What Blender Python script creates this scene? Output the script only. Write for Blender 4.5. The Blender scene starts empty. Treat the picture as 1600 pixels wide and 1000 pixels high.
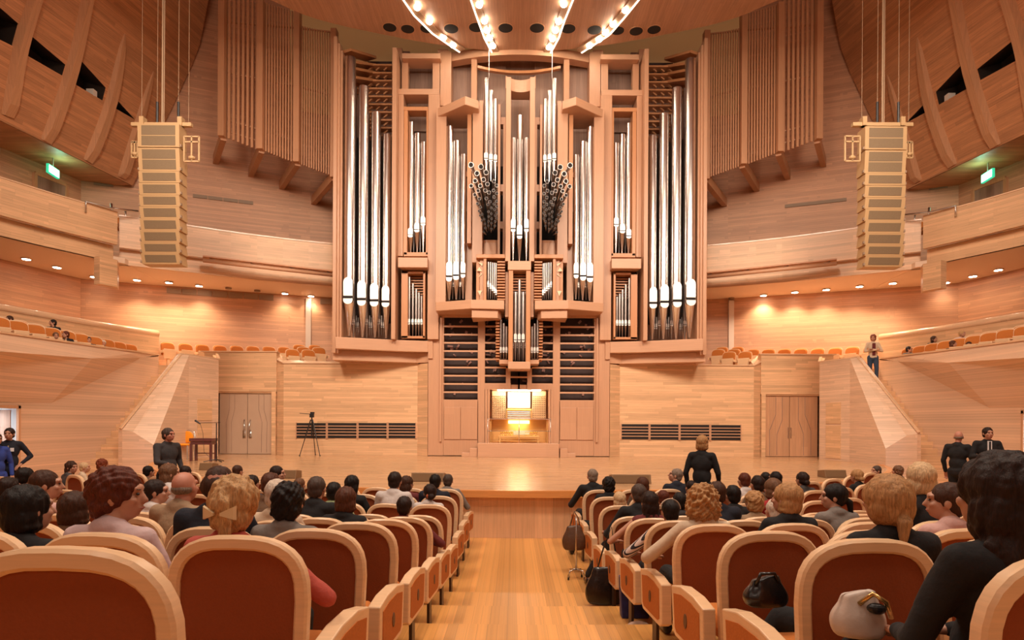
import bpy, bmesh, math, random
from mathutils import Vector, Matrix
random.seed(7)
PI = math.pi
SC = bpy.context.scene
COL = SC.collection
# ---------------- camera ----------------
CX, CY, F, RS = 802.0, 660.0, 970.0, 0.005      # principal point, focal length in pixels, camera roll
CZ = 2.15
HX = 0.2                                        # the hall's axis of symmetry
cam_data = bpy.data.cameras.new('camera'); cam = bpy.data.objects.new('camera', cam_data); COL.objects.link(cam)
cam_data.sensor_width = 36; cam_data.lens = 36*F/1600
cam_data.shift_x = -(CX-800)/1600; cam_data.shift_y = (CY-500)/1600
cam_data.clip_start = .05; cam_data.clip_end = 200
ca, sa = math.cos(RS), math.sin(RS)
cam.matrix_world = Matrix(((ca, -sa, 0, 0), (0, 0, -1, 0), (sa, ca, 0, CZ), (0, 0, 0, 1)))
SC.camera = cam
# ---------------- colour management ----------------
vs = SC.view_settings
vs.view_transform = 'Standard'; vs.look = 'None'; vs.gamma = 1.0; vs.use_curve_mapping = False
vs.exposure = 0.22
# ---------------- world ----------------
w = bpy.data.worlds.new('world'); SC.world = w; w.use_nodes = True
w.node_tree.nodes['Background'].inputs[0].default_value = (1.0, .82, .7, 1)
w.node_tree.nodes['Background'].inputs[1].default_value = 0.05
# ---------------- hall light (unseen area lights standing in for the ceiling lamps, plus added fills) ----------------
def area(name, loc, size, power, col=(1, .83, .66), target=None, sy=None, spread=None):
    d = bpy.data.lights.new(name, 'AREA'); d.shape = 'RECTANGLE'; d.size = size; d.size_y = sy or size
    d.energy = power; d.color = col
    if spread: d.spread = math.radians(spread)
    o = bpy.data.objects.new(name, d); COL.objects.link(o); o.location = loc
    if target is not None:
        o.rotation_euler = (Vector(target)-Vector(loc)).to_track_quat('-Z', 'Y').to_euler()
    return o
for i, x in enumerate((-8.5, -3, 3.4, 9)):
    area('hall_fill_light', (x, 10.5, 12.5), 1.6, 330, (1, .82, .65), (x*.9, 24, 3.0), 2.6, 120)  # free-floating stand-ins for hall lamps, set low for even light on the walls
for i, x in enumerate((-7, 0.2, 7.4)):
    area('hall_fill_light', (x, 8, 15.5), 2.0, 230, (1, .83, .67), (x, 15, 0))
    area('hall_fill_light', (x, -3, 17), 3.0, 190, (1, .83, .67), (x, 8, 4))
    area('rear_fill_light', (x, -13, 10.5), 4.5, 110, (1, .83, .67), (x, 20, 9), 2.0)  # added behind the camera to brighten the pipes and fill from the front
for x in (-5.5, 0.2, 5.9):
    area('hall_fill_light', (x, 5.0, 12.5), 1.6, 185, (1, .83, .67), (x, 6.5, 0), None, 125)  # added fill that brightens the front rows and the aisle
area('stage_lamp', (0.2, 19.2, 15.6), 5, 230, (1, .82, .64), (0.2, 19.6, 0), 1.2)

# ---------------- helpers ----------------
def ideal(px, py): return px+(py-CY)*RS, py-(px-CX)*RS
def P(px, py, D):
    x, y = ideal(px, py)
    return Vector(((x-CX)/F*D, D, CZ+(CY-y)/F*D))
def SP(px, py, D, side=-1):
    p = P(px, py, D)
    if side > 0: p.x = 2*HX-p.x
    return p
def ray(px, py):
    x, y = ideal(px, py)
    return Vector(((x-CX)/F, 1, (CY-y)/F))
def mir(p, side): return Vector((p[0] if side < 0 else 2*HX-p[0], p[1], p[2]))

def tag(o, label=None, cat=None, group=None, kind=None):
    if label: o['label'] = label
    if cat: o['category'] = cat
    if group: o['group'] = group
    if kind: o['kind'] = kind
    return o
def empty(name, loc, label=None, cat=None, group=None, rz=0):
    o = bpy.data.objects.new(name, None); COL.objects.link(o); o.location = loc; o.rotation_euler = (0, 0, rz)
    o.empty_display_size = .1
    return tag(o, label, cat, group)
class MB:
    def __init__(s): s.bm = bmesh.new(); s.m = 0
    def _f(s, vs_):
        try:
            f = s.bm.faces.new(vs_); f.material_index = s.m; return f
        except ValueError: return None
    def quad(s, *pts):
        v = [s.bm.verts.new(p) for p in pts]; return s._f(v)
    def hexa(s, a, b):          # a, b: two 4-point loops
        va = [s.bm.verts.new(p) for p in a]; vb = [s.bm.verts.new(p) for p in b]
        n = len(va)
        s._f(va[::-1]); s._f(vb)
        for i in range(n): s._f([va[i], va[(i+1) % n], vb[(i+1) % n], vb[i]])
        return s
    def box(s, x0, x1, y0, y1, z0, z1):
        return s.hexa([(x0, y0, z0), (x1, y0, z0), (x1, y1, z0), (x0, y1, z0)], [(x0, y0, z1), (x1, y0, z1), (x1, y1, z1), (x0, y1, z1)])
    def bar(s, p0, p1, w, h, up=(0, 0, 1)):
        p0 = Vector(p0); p1 = Vector(p1); d = (p1-p0).normalized(); u = Vector(up)
        if abs(d.dot(u)) > .98: u = Vector((0, 1, 0))
        sx = d.cross(u).normalized()*w/2; sz = sx.cross(d).normalized()*h/2
        f = lambda p: [p-sx-sz, p+sx-sz, p+sx+sz, p-sx+sz]
        return s.hexa(f(p0), f(p1))
    def prism(s, plan, z0, z1):
        g = lambda z: z if isinstance(z, (list, tuple)) else [z]*len(plan)
        a, b = g(z0), g(z1)
        return s.hexa([(p[0], p[1], a[i]) for i, p in enumerate(plan)], [(p[0], p[1], b[i]) for i, p in enumerate(plan)])
    def tube(s, pts, r, n=8, cap=True):
        pts = [Vector(p) for p in pts]; rr = r if isinstance(r, (list, tuple)) else [r]*len(pts)
        rings = []; prev = None
        for i, p in enumerate(pts):
            d = (pts[min(i+1, len(pts)-1)]-pts[max(i-1, 0)])
            if d.length < 1e-9: d = Vector((0, 0, 1))
            d.normalize()
            if prev is None:
                a = Vector((0, 0, 1)) if abs(d.z) < .9 else Vector((1, 0, 0))
                sx = d.cross(a).normalized()
            else: sx = (prev-d*prev.dot(d)).normalized()
            prev = sx; sy = d.cross(sx)
            rings.append([s.bm.verts.new(p+(sx*math.cos(2*PI*k/n)+sy*math.sin(2*PI*k/n))*rr[i]) for k in range(n)])
        for a, b in zip(rings, rings[1:]):
            for k in range(n): s._f([a[k], a[(k+1) % n], b[(k+1) % n], b[k]])
        if cap: s._f(rings[0][::-1]); s._f(rings[-1])
        return s
    def ell(s, c, r, n=12, m=8, rot=None):
        c = Vector(c); r = r if isinstance(r, (tuple, list)) else (r, r, r)
        rows = []
        def T(x, y, z):
            v = Vector((x*r[0], y*r[1], z*r[2]))
            if rot is not None: v = rot @ v
            return s.bm.verts.new(c+v)
        top = T(0, 0, 1); bot = T(0, 0, -1)
        for j in range(1, m):
            t = PI*j/m
            rows.append([T(math.sin(t)*math.cos(2*PI*k/n), math.sin(t)*math.sin(2*PI*k/n), math.cos(t)) for k in range(n)])
        for k in range(n):
            s._f([top, rows[0][k], rows[0][(k+1) % n]]); s._f([bot, rows[-1][(k+1) % n], rows[-1][k]])
        for a, b in zip(rows, rows[1:]):
            for k in range(n): s._f([a[k], b[k], b[(k+1) % n], a[(k+1) % n]])
        return s
    def cap(s, p0, p1, r0, r1, n=12):
        p0 = Vector(p0); p1 = Vector(p1); d = (p1-p0).normalized()
        pts = []; rr = []
        for a in (-89, -60, -30, 0): pts.append(p0+d*r0*math.sin(math.radians(a))); rr.append(r0*math.cos(math.radians(a)))
        for a in (0, 30, 60, 89): pts.append(p1+d*r1*math.sin(math.radians(a))); rr.append(r1*math.cos(math.radians(a)))
        return s.tube(pts, rr, n)
    def pxbox(s, x0, y0, x1, y1, D, t, side=-1, Dz=None):
        cx, cy = (x0+x1)/2, (y0+y1)/2; ix, iy = ideal(cx, cy); dx, dy = ix-cx, iy-cy
        X0 = (x0+dx-CX)/F*D; X1 = (x1+dx-CX)/F*D
        Z0 = CZ+(CY-(y1+dy))/F*D; Z1 = CZ+(CY-(y0+dy))/F*D
        if side > 0: X0, X1 = 2*HX-X1, 2*HX-X0
        return s.box(X0, X1, D, D+t, Z0, Z1)
    def build(s, name, mat, parent=None, origin=None, smooth=False, uv=True, recalc=True, bevel=0, mats=None):
        bm = s.bm
        if recalc: bmesh.ops.recalc_face_normals(bm, faces=bm.faces)
        o3 = Vector(origin) if origin is not None else (parent_loc(parent) if parent else Vector((0, 0, 0)))
        if uv:
            L = bm.loops.layers.uv.new('UVMap')
            for f in bm.faces:
                nn = f.normal
                if abs(nn.z) > .7: ux, uy = Vector((1, 0, 0)), Vector((0, 1, 0))
                else:
                    ux = Vector((-nn.y, nn.x, 0)); ux = ux.normalized() if ux.length > 1e-6 else Vector((1, 0, 0)); uy = Vector((0, 0, 1))
                    if abs(nn.z) > .15: uy = nn.cross(ux).normalized(); uy = -uy if uy.z < 0 else uy
                for l in f.loops: l[L].uv = (l.vert.co.dot(ux), l.vert.co.dot(uy))
        if smooth:
            for f in bm.faces: f.smooth = True
        if o3.length > 0: bmesh.ops.translate(bm, vec=-o3, verts=bm.verts)
        me = bpy.data.meshes.new(name); bm.to_mesh(me); bm.free()
        for m in (mats or [mat]): me.materials.append(m)
        o = bpy.data.objects.new(name, me); COL.objects.link(o)
        if parent: o.parent = parent
        else: o.location = o3
        if smooth == 'auto':
            me.set_sharp_from_angle(angle=math.radians(40))
        if bevel:
            b = o.modifiers.new('bevel', 'BEVEL'); b.width = bevel; b.segments = 2; b.limit_method = 'ANGLE'
        return o
def parent_loc(p):
    v = Vector((0, 0, 0))
    while p: v += p.location; p = p.parent
    return v
def struct(o): o['kind'] = 'structure'; return o
def copy_tree(o, parent=None):
    c = o.copy(); COL.objects.link(c)
    if parent: c.parent = parent
    for ch in list(o.children): copy_tree(ch, c)
    return c

# ---------------- materials ----------------
MATS = {}
def mat(name, col, rough=.5, metal=0, emis=None, estr=0, spec=None, noise=0, nscale=8, bump=0, coat=0, trans=0):
    if name in MATS: return MATS[name]
    m = bpy.data.materials.new(name); m.use_nodes = True; nt = m.node_tree; b = nt.nodes['Principled BSDF']
    b.inputs['Base Color'].default_value = (*col, 1); b.inputs['Roughness'].default_value = rough; b.inputs['Metallic'].default_value = metal
    if spec is not None: b.inputs['Specular IOR Level'].default_value = spec
    if coat: b.inputs['Coat Weight'].default_value = coat; b.inputs['Coat Roughness'].default_value = .15
    if trans: b.inputs['Transmission Weight'].default_value = trans
    if emis: b.inputs['Emission Color'].default_value = (*emis, 1); b.inputs['Emission Strength'].default_value = estr
    if noise or bump:
        tc = nt.nodes.new('ShaderNodeTexCoord'); n = nt.nodes.new('ShaderNodeTexNoise'); n.inputs['Scale'].default_value = nscale; n.inputs['Detail'].default_value = 4
        nt.links.new(tc.outputs['Object'], n.inputs['Vector'])
        if noise:
            mx = nt.nodes.new('ShaderNodeMix'); mx.data_type = 'RGBA'
            mx.inputs[6].default_value = (*[c*(1-noise) for c in col], 1); mx.inputs[7].default_value = (*[min(1, c*(1+noise)) for c in col], 1)
            nt.links.new(n.outputs['Fac'], mx.inputs[0]); nt.links.new(mx.outputs[2], b.inputs['Base Color'])
        if bump:
            bp = nt.nodes.new('ShaderNodeBump'); bp.inputs['Strength'].default_value = bump; bp.inputs['Distance'].default_value = .02
            nt.links.new(n.outputs['Fac'], bp.inputs['Height']); nt.links.new(bp.outputs[0], b.inputs['Normal'])
    MATS[name] = m; return m
def wood(name, col, pw=1.6, ph=.11, var=.12, rough=.42, vertical=False, grain=.12, mortar=.0015, gs=1.0, coat=0):
    m = bpy.data.materials.new(name); m.use_nodes = True; nt = m.node_tree; b = nt.nodes['Principled BSDF']; lk = nt.links.new
    uv = nt.nodes.new('ShaderNodeUVMap'); uv.uv_map = 'UVMap'
    mp = nt.nodes.new('ShaderNodeMapping'); lk(uv.outputs[0], mp.inputs[0]); mp.inputs['Location'].default_value = (103.3, 71.7, 0)
    if vertical: mp.inputs['Rotation'].default_value[2] = PI/2
    sep = nt.nodes.new('ShaderNodeSeparateXYZ'); lk(mp.outputs[0], sep.inputs[0])
    def math_(op, a_, b_=None):
        n = nt.nodes.new('ShaderNodeMath'); n.operation = op
        for i, v in enumerate((a_, b_)):
            if v is None: continue
            if isinstance(v, (int, float)): n.inputs[i].default_value = v
            else: lk(v, n.inputs[i])
        return n.outputs[0]
    vr = math_('DIVIDE', sep.outputs[1], ph); row = math_('FLOOR', vr)
    w1 = nt.nodes.new('ShaderNodeTexWhiteNoise'); w1.noise_dimensions = '1D'; lk(row, w1.inputs['W'])
    ur = math_('ADD', math_('DIVIDE', sep.outputs[0], pw), math_('MULTIPLY', w1.outputs[0], 7.0)); colm = math_('FLOOR', ur)
    cb = nt.nodes.new('ShaderNodeCombineXYZ'); lk(row, cb.inputs[0]); lk(colm, cb.inputs[1])
    w2 = nt.nodes.new('ShaderNodeTexWhiteNoise'); w2.noise_dimensions = '2D'; lk(cb.outputs[0], w2.inputs['Vector'])
    val = math_('ADD', math_('MULTIPLY', w2.outputs[0], 2*var), 1-var)
    if mortar:
        j1 = math_('GREATER_THAN', math_('FRACT', vr), mortar*2.4/ph); j2 = math_('GREATER_THAN', math_('FRACT', ur), mortar*2.4/pw)
        val = math_('MULTIPLY', val, math_('ADD', math_('MULTIPLY', math_('MULTIPLY', j1, j2), .35), .65))
    br = nt.nodes.new('ShaderNodeVectorMath'); br.operation = 'SCALE'; br.inputs[0].default_value = col; lk(val, br.inputs['Scale'])
    m2 = nt.nodes.new('ShaderNodeMapping'); m2.inputs['Scale'].default_value = (1.2*gs, 28*gs, 1); lk(mp.outputs[0], m2.inputs[0])
    nz = nt.nodes.new('ShaderNodeTexNoise'); nz.inputs['Scale'].default_value = 1.0; nz.inputs['Detail'].default_value = 5; nz.inputs['Roughness'].default_value = .6
    lk(m2.outputs[0], nz.inputs['Vector'])
    rg = nt.nodes.new('ShaderNodeMapRange'); rg.inputs[1].default_value = .3; rg.inputs[2].default_value = .7; rg.inputs[3].default_value = 1-grain; rg.inputs[4].default_value = 1+grain
    lk(nz.outputs['Fac'], rg.inputs[0])
    mul = nt.nodes.new('ShaderNodeVectorMath'); mul.operation = 'SCALE'; lk(br.outputs[0], mul.inputs[0]); lk(rg.outputs[0], mul.inputs['Scale'])
    lk(mul.outputs[0], b.inputs['Base Color'])
    b.inputs['Roughness'].default_value = rough
    if coat: b.inputs['Coat Weight'].default_value = coat; b.inputs['Coat Roughness'].default_value = .2
    MATS[name] = m; return m
W_WALL = wood('wall_planks', (.68, .415, .23), 1.9, .085, .14, .38)
W_WALLD = wood('upper_wall_planks', (.60, .315, .18), 2.2, .08, .12, .5)
W_BOX = wood('gallery_planks', (.56, .265, .125), 2.4, .12, .14, .5, grain=.2)
W_RIB = wood('rib_wood', (.58, .30, .155), 3, .3, .04, .45, vertical=True)
W_PALE = wood('pale_wing_planks', (.70, .47, .32), 1.6, .08, .09, .3)
W_RAIL = wood('polished_rail_wood', (.72, .47, .29), 3, .3, .05, .22)
W_ORG = wood('organ_case_wood', (.53, .285, .165), 2.5, .5, .03, .38, vertical=True, grain=.06, mortar=0)
W_ORGH = wood('organ_rail_wood', (.56, .31, .185), 3, .6, .03, .38, grain=.06, mortar=0)
W_ORGD = wood('organ_frame_wood', (.53, .235, .10), 2, .4, .04, .38, vertical=True, grain=.06, mortar=0)
W_BACK = wood('rear_wooden_pipes', (.33, .20, .145), 4, .14, .12, .5, vertical=True, grain=.15)
W_SLAT = wood('slat_wood', (.52, .26, .135), 3, .5, .06, .5, vertical=True, grain=.08, mortar=0)
W_STAGE = wood('stage_parquet', (.56, .33, .17), .9, .07, .14, .24, grain=.16, coat=.25)
W_FLOOR = wood('aisle_parquet', (.68, .32, .09), 1.0, .085, .24, .28, vertical=True, grain=.14, coat=.15)
W_CEIL = wood('ceiling_boards', (.46, .25, .15), 3, .09, .08, .55, vertical=True)
W_LIP = wood('stage_edge_wood', (.70, .28, .08), 2, .3, .04, .25, grain=.1)
W_FASC = wood('stage_front_planks', (.78, .48, .27), 1.6, .35, .10, .4, vertical=True)
W_CHAIR = wood('chair_wood', (.80, .53, .31), .9, .5, .03, .3, grain=.08, mortar=0, gs=2)
W_DOOR = wood('door_wood', (.55, .30, .165), 3, .25, .08, .4, vertical=True)
M_CREAM = mat('cream_plaster', (.86, .62, .30), .8)
M_SOFF = mat('soffit_plaster', (.80, .60, .45), .7)
M_DARK = mat('void_shade', (.012, .008, .007), .8)  # near-black colour stands in for the shade inside openings and slits
M_LOUV = mat('louver_dark', (.035, .016, .013), .7, noise=.5, nscale=6)
M_PIPE = mat('polished_tin', (.84, .80, .77), .27, 1, noise=.05, nscale=1.3)
M_LIPM = mat('bright_lip_metal', (.78, .72, .67), .38, 1)
M_ZINC = mat('dull_pipe_metal', (.40, .36, .34), .36, 1)
M_STEEL = mat('brushed_steel', (.6, .57, .55), .3, 1)
M_GREYM = mat('grey_metal', (.42, .35, .30), .4, .3)
M_GRILL = mat('vent_grille', (.30, .20, .13), .6)
M_LAMP = mat('lamp_glow', (1, .95, .85), .5, emis=(1, .86, .66), estr=30)
M_TROUGH = mat('trough_white', (.85, .75, .62), .5)
M_BLACK = mat('black_metal', (.02, .018, .018), .4, .3)
M_ORANGE = mat('orange_upholstery', (.52, .155, .022), .85, noise=.15, nscale=60, bump=.1)
M_RUST = mat('rust_brown_upholstery', (.27, .058, .012), .9, noise=.12, nscale=90, bump=.1)
M_SPK = mat('speaker_cabinet', (.50, .32, .16), .5)
M_SPKG = mat('speaker_grille', (.20, .135, .075), .7, noise=.15, nscale=40)
M_WHITE = mat('white_glow', (1, 1, 1), .5, emis=(.85, .95, 1), estr=2.5)
# =====================================================================
# HALL SHELL
# =====================================================================
def offset_pl(pl, d):
    out = []
    for i, p in enumerate(pl):
        a = Vector(pl[max(i-1, 0)]); b = Vector(pl[min(i+1, len(pl)-1)]); t = (b-a).normalized()
        n = Vector((-t.y, t.x)); out.append((p[0]+n.x*d, p[1]+n.y*d))
    return out
def strip(mb, pl, z0, z1, th):
    po = offset_pl(pl, th)
    for i in range(len(pl)-1):
        mb.hexa([(*pl[i], z0), (*pl[i+1], z0), (*po[i+1], z0), (*po[i], z0)], [(*pl[i], z1), (*pl[i+1], z1), (*po[i+1], z1), (*po[i], z1)])
    return mb
def arc_sub(pl, n=4):       # densify with a smooth Catmull curve
    out = []
    for i in range(len(pl)-1):
        p0 = Vector(pl[max(i-1, 0)]); p1 = Vector(pl[i]); p2 = Vector(pl[i+1]); p3 = Vector(pl[min(i+2, len(pl)-1)])
        for k in range(n):
            t = k/n
            q = .5*((2*p1)+(-p0+p2)*t+(2*p0-5*p1+4*p2-p3)*t*t+(-p0+3*p1-3*p2+p3)*t**3); out.append(tuple(q))
    out.append(tuple(pl[-1])); return out
BWL = [(-16.2, 23.2), (-14.2, 24.1), (-11, 25.4), (-7.8, 26.5), (-4, 27.0), (HX, 27.1)]
BW = arc_sub(BWL + [(2*HX-x, y) for x, y in BWL[-2::-1]], 4)
def hit_pl(px, py, pl, off=0.0):        # where the view ray meets a vertical wall (plan polyline)
    r = ray(px, py); best = None
    for a, b in zip(pl, pl[1:]):
        dx, dy = b[0]-a[0], b[1]-a[1]; den = r.x*dy-dx
        if abs(den) < 1e-9: continue
        D = (a[0]*dy-a[1]*dx)/den; t = ((r.x*D-a[0])*dx+(D-a[1])*dy)/(dx*dx+dy*dy)
        if -.001 <= t <= 1.001 and D > 0 and (best is None or D < best[0]): best = (D, Vector((dx, dy, 0)).normalized())
    D, t = best
    p = Vector((r.x*D, D, CZ+r.z*D)); n = Vector((t.y, -t.x, 0))
    if n.y > 0: n = -n
    return p+n*off, t, n
struct(strip(MB(), BW, -.2, 20, .25).build('wall_back', W_WALLD))
mb = MB(); top = [p for p in BW if -9.6 < p[0] < 10.0]
strip(mb, offset_pl(top, -.05), 15.2, 20, .04); struct(mb.build('wall_back_upper_plaster', M_CREAM))
for side, nm in ((-1, 'left'), (1, 'right')):
    pl = [(-17.3, -14), (-17.3, 15), (-16.9, 20.4), (-16.2, 23.2)]
    mb = MB()
    if side > 0: pl = [(2*HX-x, y) for x, y in pl[::-1]]
    strip(mb, pl, -.2, 20, .25); struct(mb.build('wall_'+nm, W_WALLD))
struct(MB().box(-17.5, 17.9, -14.3, -14, -.2, 20).build('wall_rear', W_WALL))
struct(MB().box(-17.6, 18.0, -14.3, 27.6, 20, 20.3).build('ceiling', W_CEIL))

# ---- auditorium floor: concentric steps ----
RC = 23.4                                   # centre of the stage and seat arcs (y), x = HX
ROWD = {k: 11.31-.98*k for k in range(1, 13)}     # depth of the back of each row on the axis
STEP = {1: 0, 2: 0, 3: 0, 4: 0, 5: .13, 6: .26, 7: .39, 8: .51, 9: .65, 10: .80, 11: .95, 12: 1.1}
def ramp(x):
    t = min(1, max(0, (abs(x-HX)-3.5)/6.5)); return .3*t*t*(3-2*t)
def floor_z(x, y):
    D = RC-math.hypot(x-HX, RC-y)
    for k in range(1, 13):
        if D > ROWD[k]-.03: return STEP[k]+ramp(x)
    return STEP[12]+ramp(x)
mb = MB(); NA = 48; A0 = 1.25
edges = [(11.6, 12.6)] and []
prev = 12.7
zones = []
for k in (4, 5, 6, 7, 8, 9, 10, 11, 12):
    inner = prev; outer = ROWD[k]-.03 if k < 12 else -13.9
    zones.append((inner, outer, STEP[k])); prev = outer
for (d0, d1, z) in zones:
    for i in range(NA):
        a0, a1 = -A0+2*A0*i/NA, -A0+2*A0*(i+1)/NA
        n = 1 if d0-d1 < 4 else 4
        for j in range(n):
            e0 = d0+(d1-d0)*j/n; e1 = d0+(d1-d0)*(j+1)/n
            q = lambda D, a: Vector((HX+(RC-D)*math.sin(a), RC-(RC-D)*math.cos(a), 0))
            pts = [q(e0, a0), q(e0, a1), q(e1, a1), q(e1, a0)]
            for p in pts: p.z = z+ramp(p.x)
            mb.quad(*pts)
        if z > 0:
            b0, b1 = q(d0, a0), q(d0, a1); zz = [s_ for s_ in zones if s_[1] == d0][0][2]
            t0, t1 = b0.copy(), b1.copy(); b0.z = zz+ramp(b0.x); b1.z = zz+ramp(b1.x); t0.z = z+ramp(t0.x); t1.z = z+ramp(t1.x)
            mb.quad(b0, b1, t1, t0)
fo = mb.build('floor', W_FLOOR, recalc=False); struct(fo)
struct(MB().box(-17.5, 17.9, -14.2, 24.5, -.3, -.02).build('floor_base', W_FLOOR))

# ---- stage ----
SR = 12.0
arc = []
for i in range(33):
    a = -1.30+2.60*i/32; arc.append((HX+SR*math.sin(a), RC-SR*math.cos(a)))
plan = [(HX-11.7, 24.2)] + [(HX-12.3, 22)] + [(HX-12.25, 20.2)] + arc + [(HX+12.25, 20.2), (HX+12.3, 22), (HX+11.7, 24.2)]
mb = MB(); mb.prism(plan, .80, .885); struct(mb.build('floor_stage', W_STAGE))
mb = MB()
arc2 = [(HX+(SR-.12)*math.sin(-1.3+2.6*i/32), RC-(SR-.12)*math.cos(-1.3+2.6*i/32)) for i in range(33)]
for i in range(32):
    a, b = arc2[i], arc2[i+1]
    mb.quad((*a, -.01), (*b, -.01), (*b, .8), (*a, .8))
struct(mb.build('wall_stage_front', W_FASC, recalc=False))
mb = MB()
def arcpt(r, i, n=48): a = -1.30+2.60*i/n; return (HX+r*math.sin(a), RC-r*math.cos(a))
for i in range(48):
    mb.hexa([(*arcpt(SR+.05, i), .77), (*arcpt(SR+.05, i+1), .77), (*arcpt(SR-.1, i+1), .77), (*arcpt(SR-.1, i), .77)],
            [(*arcpt(SR+.04, i), .895), (*arcpt(SR+.04, i+1), .895), (*arcpt(SR-.1, i+1), .895), (*arcpt(SR-.1, i), .895)])
struct(mb.build('trim_stage_edge', W_LIP))

# ---- stage rear walls, wings, stairs, side banks, balconies (mirrored) ----
N_BAL = arc_sub([(HX-4.6, 24.7), (HX-7.18, 24.0), (HX-9.7, 22.95), (HX-11.9, 21.7), (HX-13.44, 20.8)], 3)
L_BAL = arc_sub([(HX-13.30, 20.5), (HX-14.75, 17.6), (HX-15.7, 14), (HX-16.1, 8)], 3)
DOORZ = 3.27
for side, nm in ((-1, 'left'), (1, 'right')):
    M = lambda *p: mir(p, side)
    M2 = lambda p: (p[0] if side < 0 else 2*HX-p[0], p[1])
    # lower back walls
    mb = MB()
    mb.prism([M2(p) for p in ((-3.63, 23.5), (-8.70, 23.5), (-8.70, 23.9), (-3.63, 23.9))], .88, 4.335)
    mb.prism([M2(p) for p in ((-3.63, 23.5), (-3.19, 23.1), (-3.19, 23.9), (-3.63, 23.9))], .88, 4.335)
    mb.prism([M2(p) for p in ((-8.70, 23.5), (-9.04, 23.74), (-9.04, 24.2), (-8.70, 23.9))], .88, [4.335, 4.5, 4.7, 4.6])
    mb.prism([M2(p) for p in ((-9.04, 23.68), (-11.8, 23.68), (-11.8, 24.0), (-9.04, 24.0))], DOORZ, 4.78)
    struct(mb.build('wall_stage_'+nm, W_WALL))
    # top capping of the low walls
    mb = MB(); mb.prism([M2(p) for p in ((-3.6, 23.46), (-8.72, 23.46), (-9.08, 23.70), (-9.3, 24.4), (-9.2, 24.4), (-8.6, 23.75), (-3.6, 23.75))], [4.335, 4.335, 4.5, 4.8, 4.8, 4.335, 4.335], [4.37, 4.37, 4.54, 4.84, 4.84, 4.37, 4.37])
    mb.prism([M2(p) for p in ((-9.0, 23.64), (-11.9, 23.64), (-11.9, 23.9), (-9.0, 23.9))], 4.78, 4.82)
    struct(mb.build('trim_stage_wall_cap_'+nm, W_RAIL))
    # wing block
    A = (HX-10.84, 22.4); B = (HX-11.18, 21.0); Cc = (HX-11.26, 19.1); Dd = (HX-12.23, 19.1); D2 = (HX-12.38, 19.15); R1 = (HX-11.42, 20.95); R2 = (HX-11.62, 21.05); E = (HX-11.75, 22.7); Gg = (HX-11.9, 19.1)
    mb = MB(); v = {}
    def V(k, p, z): v[k] = mb.bm.verts.new(M(p[0], p[1], z))
    for k, p in dict(A=A, B=B, C=Cc, G=Gg, D=Dd, H=D2, S=R2, E=E).items(): V(k+'0', p, .3 if k in 'DHSE' else .3)
    V('A1', A, 4.37); V('B1', B, 4.37); V('R1', R1, 4.40); V('S1', R2, 4.40); V('E1', E, 4.40); V('C1', Cc, 1.40); V('G1', Gg, 1.80); V('D1', Dd, 1.87); V('H1', D2, 1.87)
    for f in ('A0 B0 B1 A1', 'B0 C0 C1 B1', 'C0 G0 G1 C1', 'G0 D0 D1 G1', 'D0 H0 H1 D1', 'H0 S0 S1 H1', 'S0 E0 E1 S1', 'E0 A0 A1 E1', 'A1 B1 R1 S1 E1', 'B1 C1 G1 R1', 'G1 D1 R1', 'D1 H1 S1 R1', 'A0 E0 S0 H0 D0 G0 C0 B0'):
        mb._f([v[q] for q in f.split()])
    struct(mb.build('wall_wing_'+nm, W_PALE))
    mb = MB(); mb.bar(M(*R1, 4.42), M(HX-12.28, 19.08, 1.90), .10, .04); mb.bar(M(*A, 4.39), M(*R1, 4.42), .08, .04)
    mb.bar(M(*A, 4.39), M(HX-11.9, 24.4, 4.86), .10, .05)
    struct(mb.build('trim_wing_rail_'+nm, W_RAIL))
    mb = MB(); mb.prism([M2(p) for p in (A, (HX-11.95, 24.4), (HX-12.1, 24.4), (HX-11.0, 22.5))], .3, [4.37, 4.84, 4.84, 4.37]); struct(mb.build('wall_wing_return_'+nm, W_WALL))
    # staircase up to the side bank
    st = MB(); n = 16
    for i in range(n):
        y0 = 18.75+.245*i; z1 = .3+.2157*(i+1)
        xin = HX-(12.42-(max(y0, 19.2)-19.1)*.395) if y0 < 20.9 else HX-11.66
        st.prism([M2((HX-13.32, y0)), M2((xin, y0)), M2((xin, 23.0)), M2((HX-13.32, 23.0))], z1-.2157, z1)
    o = st.build('staircase', W_WALL, origin=M(-12.6, 18.75, .3)); tag(o, 'wooden staircase rising between the %s stage wing and the %s side bank' % (nm, nm), 'stairs')
    # side bank wall with the door opening
    XB = HX-13.3
    mb = MB()
    def poly(ps): mb._f([mb.bm.verts.new(M(XB, y, z)) for y, z in ps])
    poly([(22.9, .0), (22.9, 4.52), (21.8, 4.35), (17.6, 2.63), (16.4, 2.61), (16.4, .0)])
    poly([(16.4, 2.61), (15.2, 2.58), (15.2, 2.45), (16.4, 2.45)])
    poly([(15.2, 2.58), (8, 2.5), (8, 0), (15.2, 0)])
    a = M(XB, 21.8, 4.35); b = SP(144, 560, 18.6, side); c = SP(0, 549, 14.95, side); c2 = M(HX-12.9, 8, c.z); w1 = M(XB, 17.6, 2.63); w2 = M(XB, 8, 2.5)
    r0 = M(XB, 22.9, 4.56); r1 = SP(218, 551, 21.8, side); r1.x = a.x; r2 = SP(145, 541, 18.8, side); r3 = SP(0, 520, 15.1, side); r4 = M(HX-12.95, 8, r3.z)
    mb.quad(a, b, w1, w1+Vector((0, 0, 0.0001))); mb.quad(b, c, w2, w1); mb.quad(c, c2, w2, w2+Vector((0, 0, .0001)))
    mb.quad(r1, r2, b, a); mb.quad(r2, r3, c, b); mb.quad(r3, r4, c2, c); mb.quad(r0, r1, a, a+Vector((0, .01, 0)))
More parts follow.
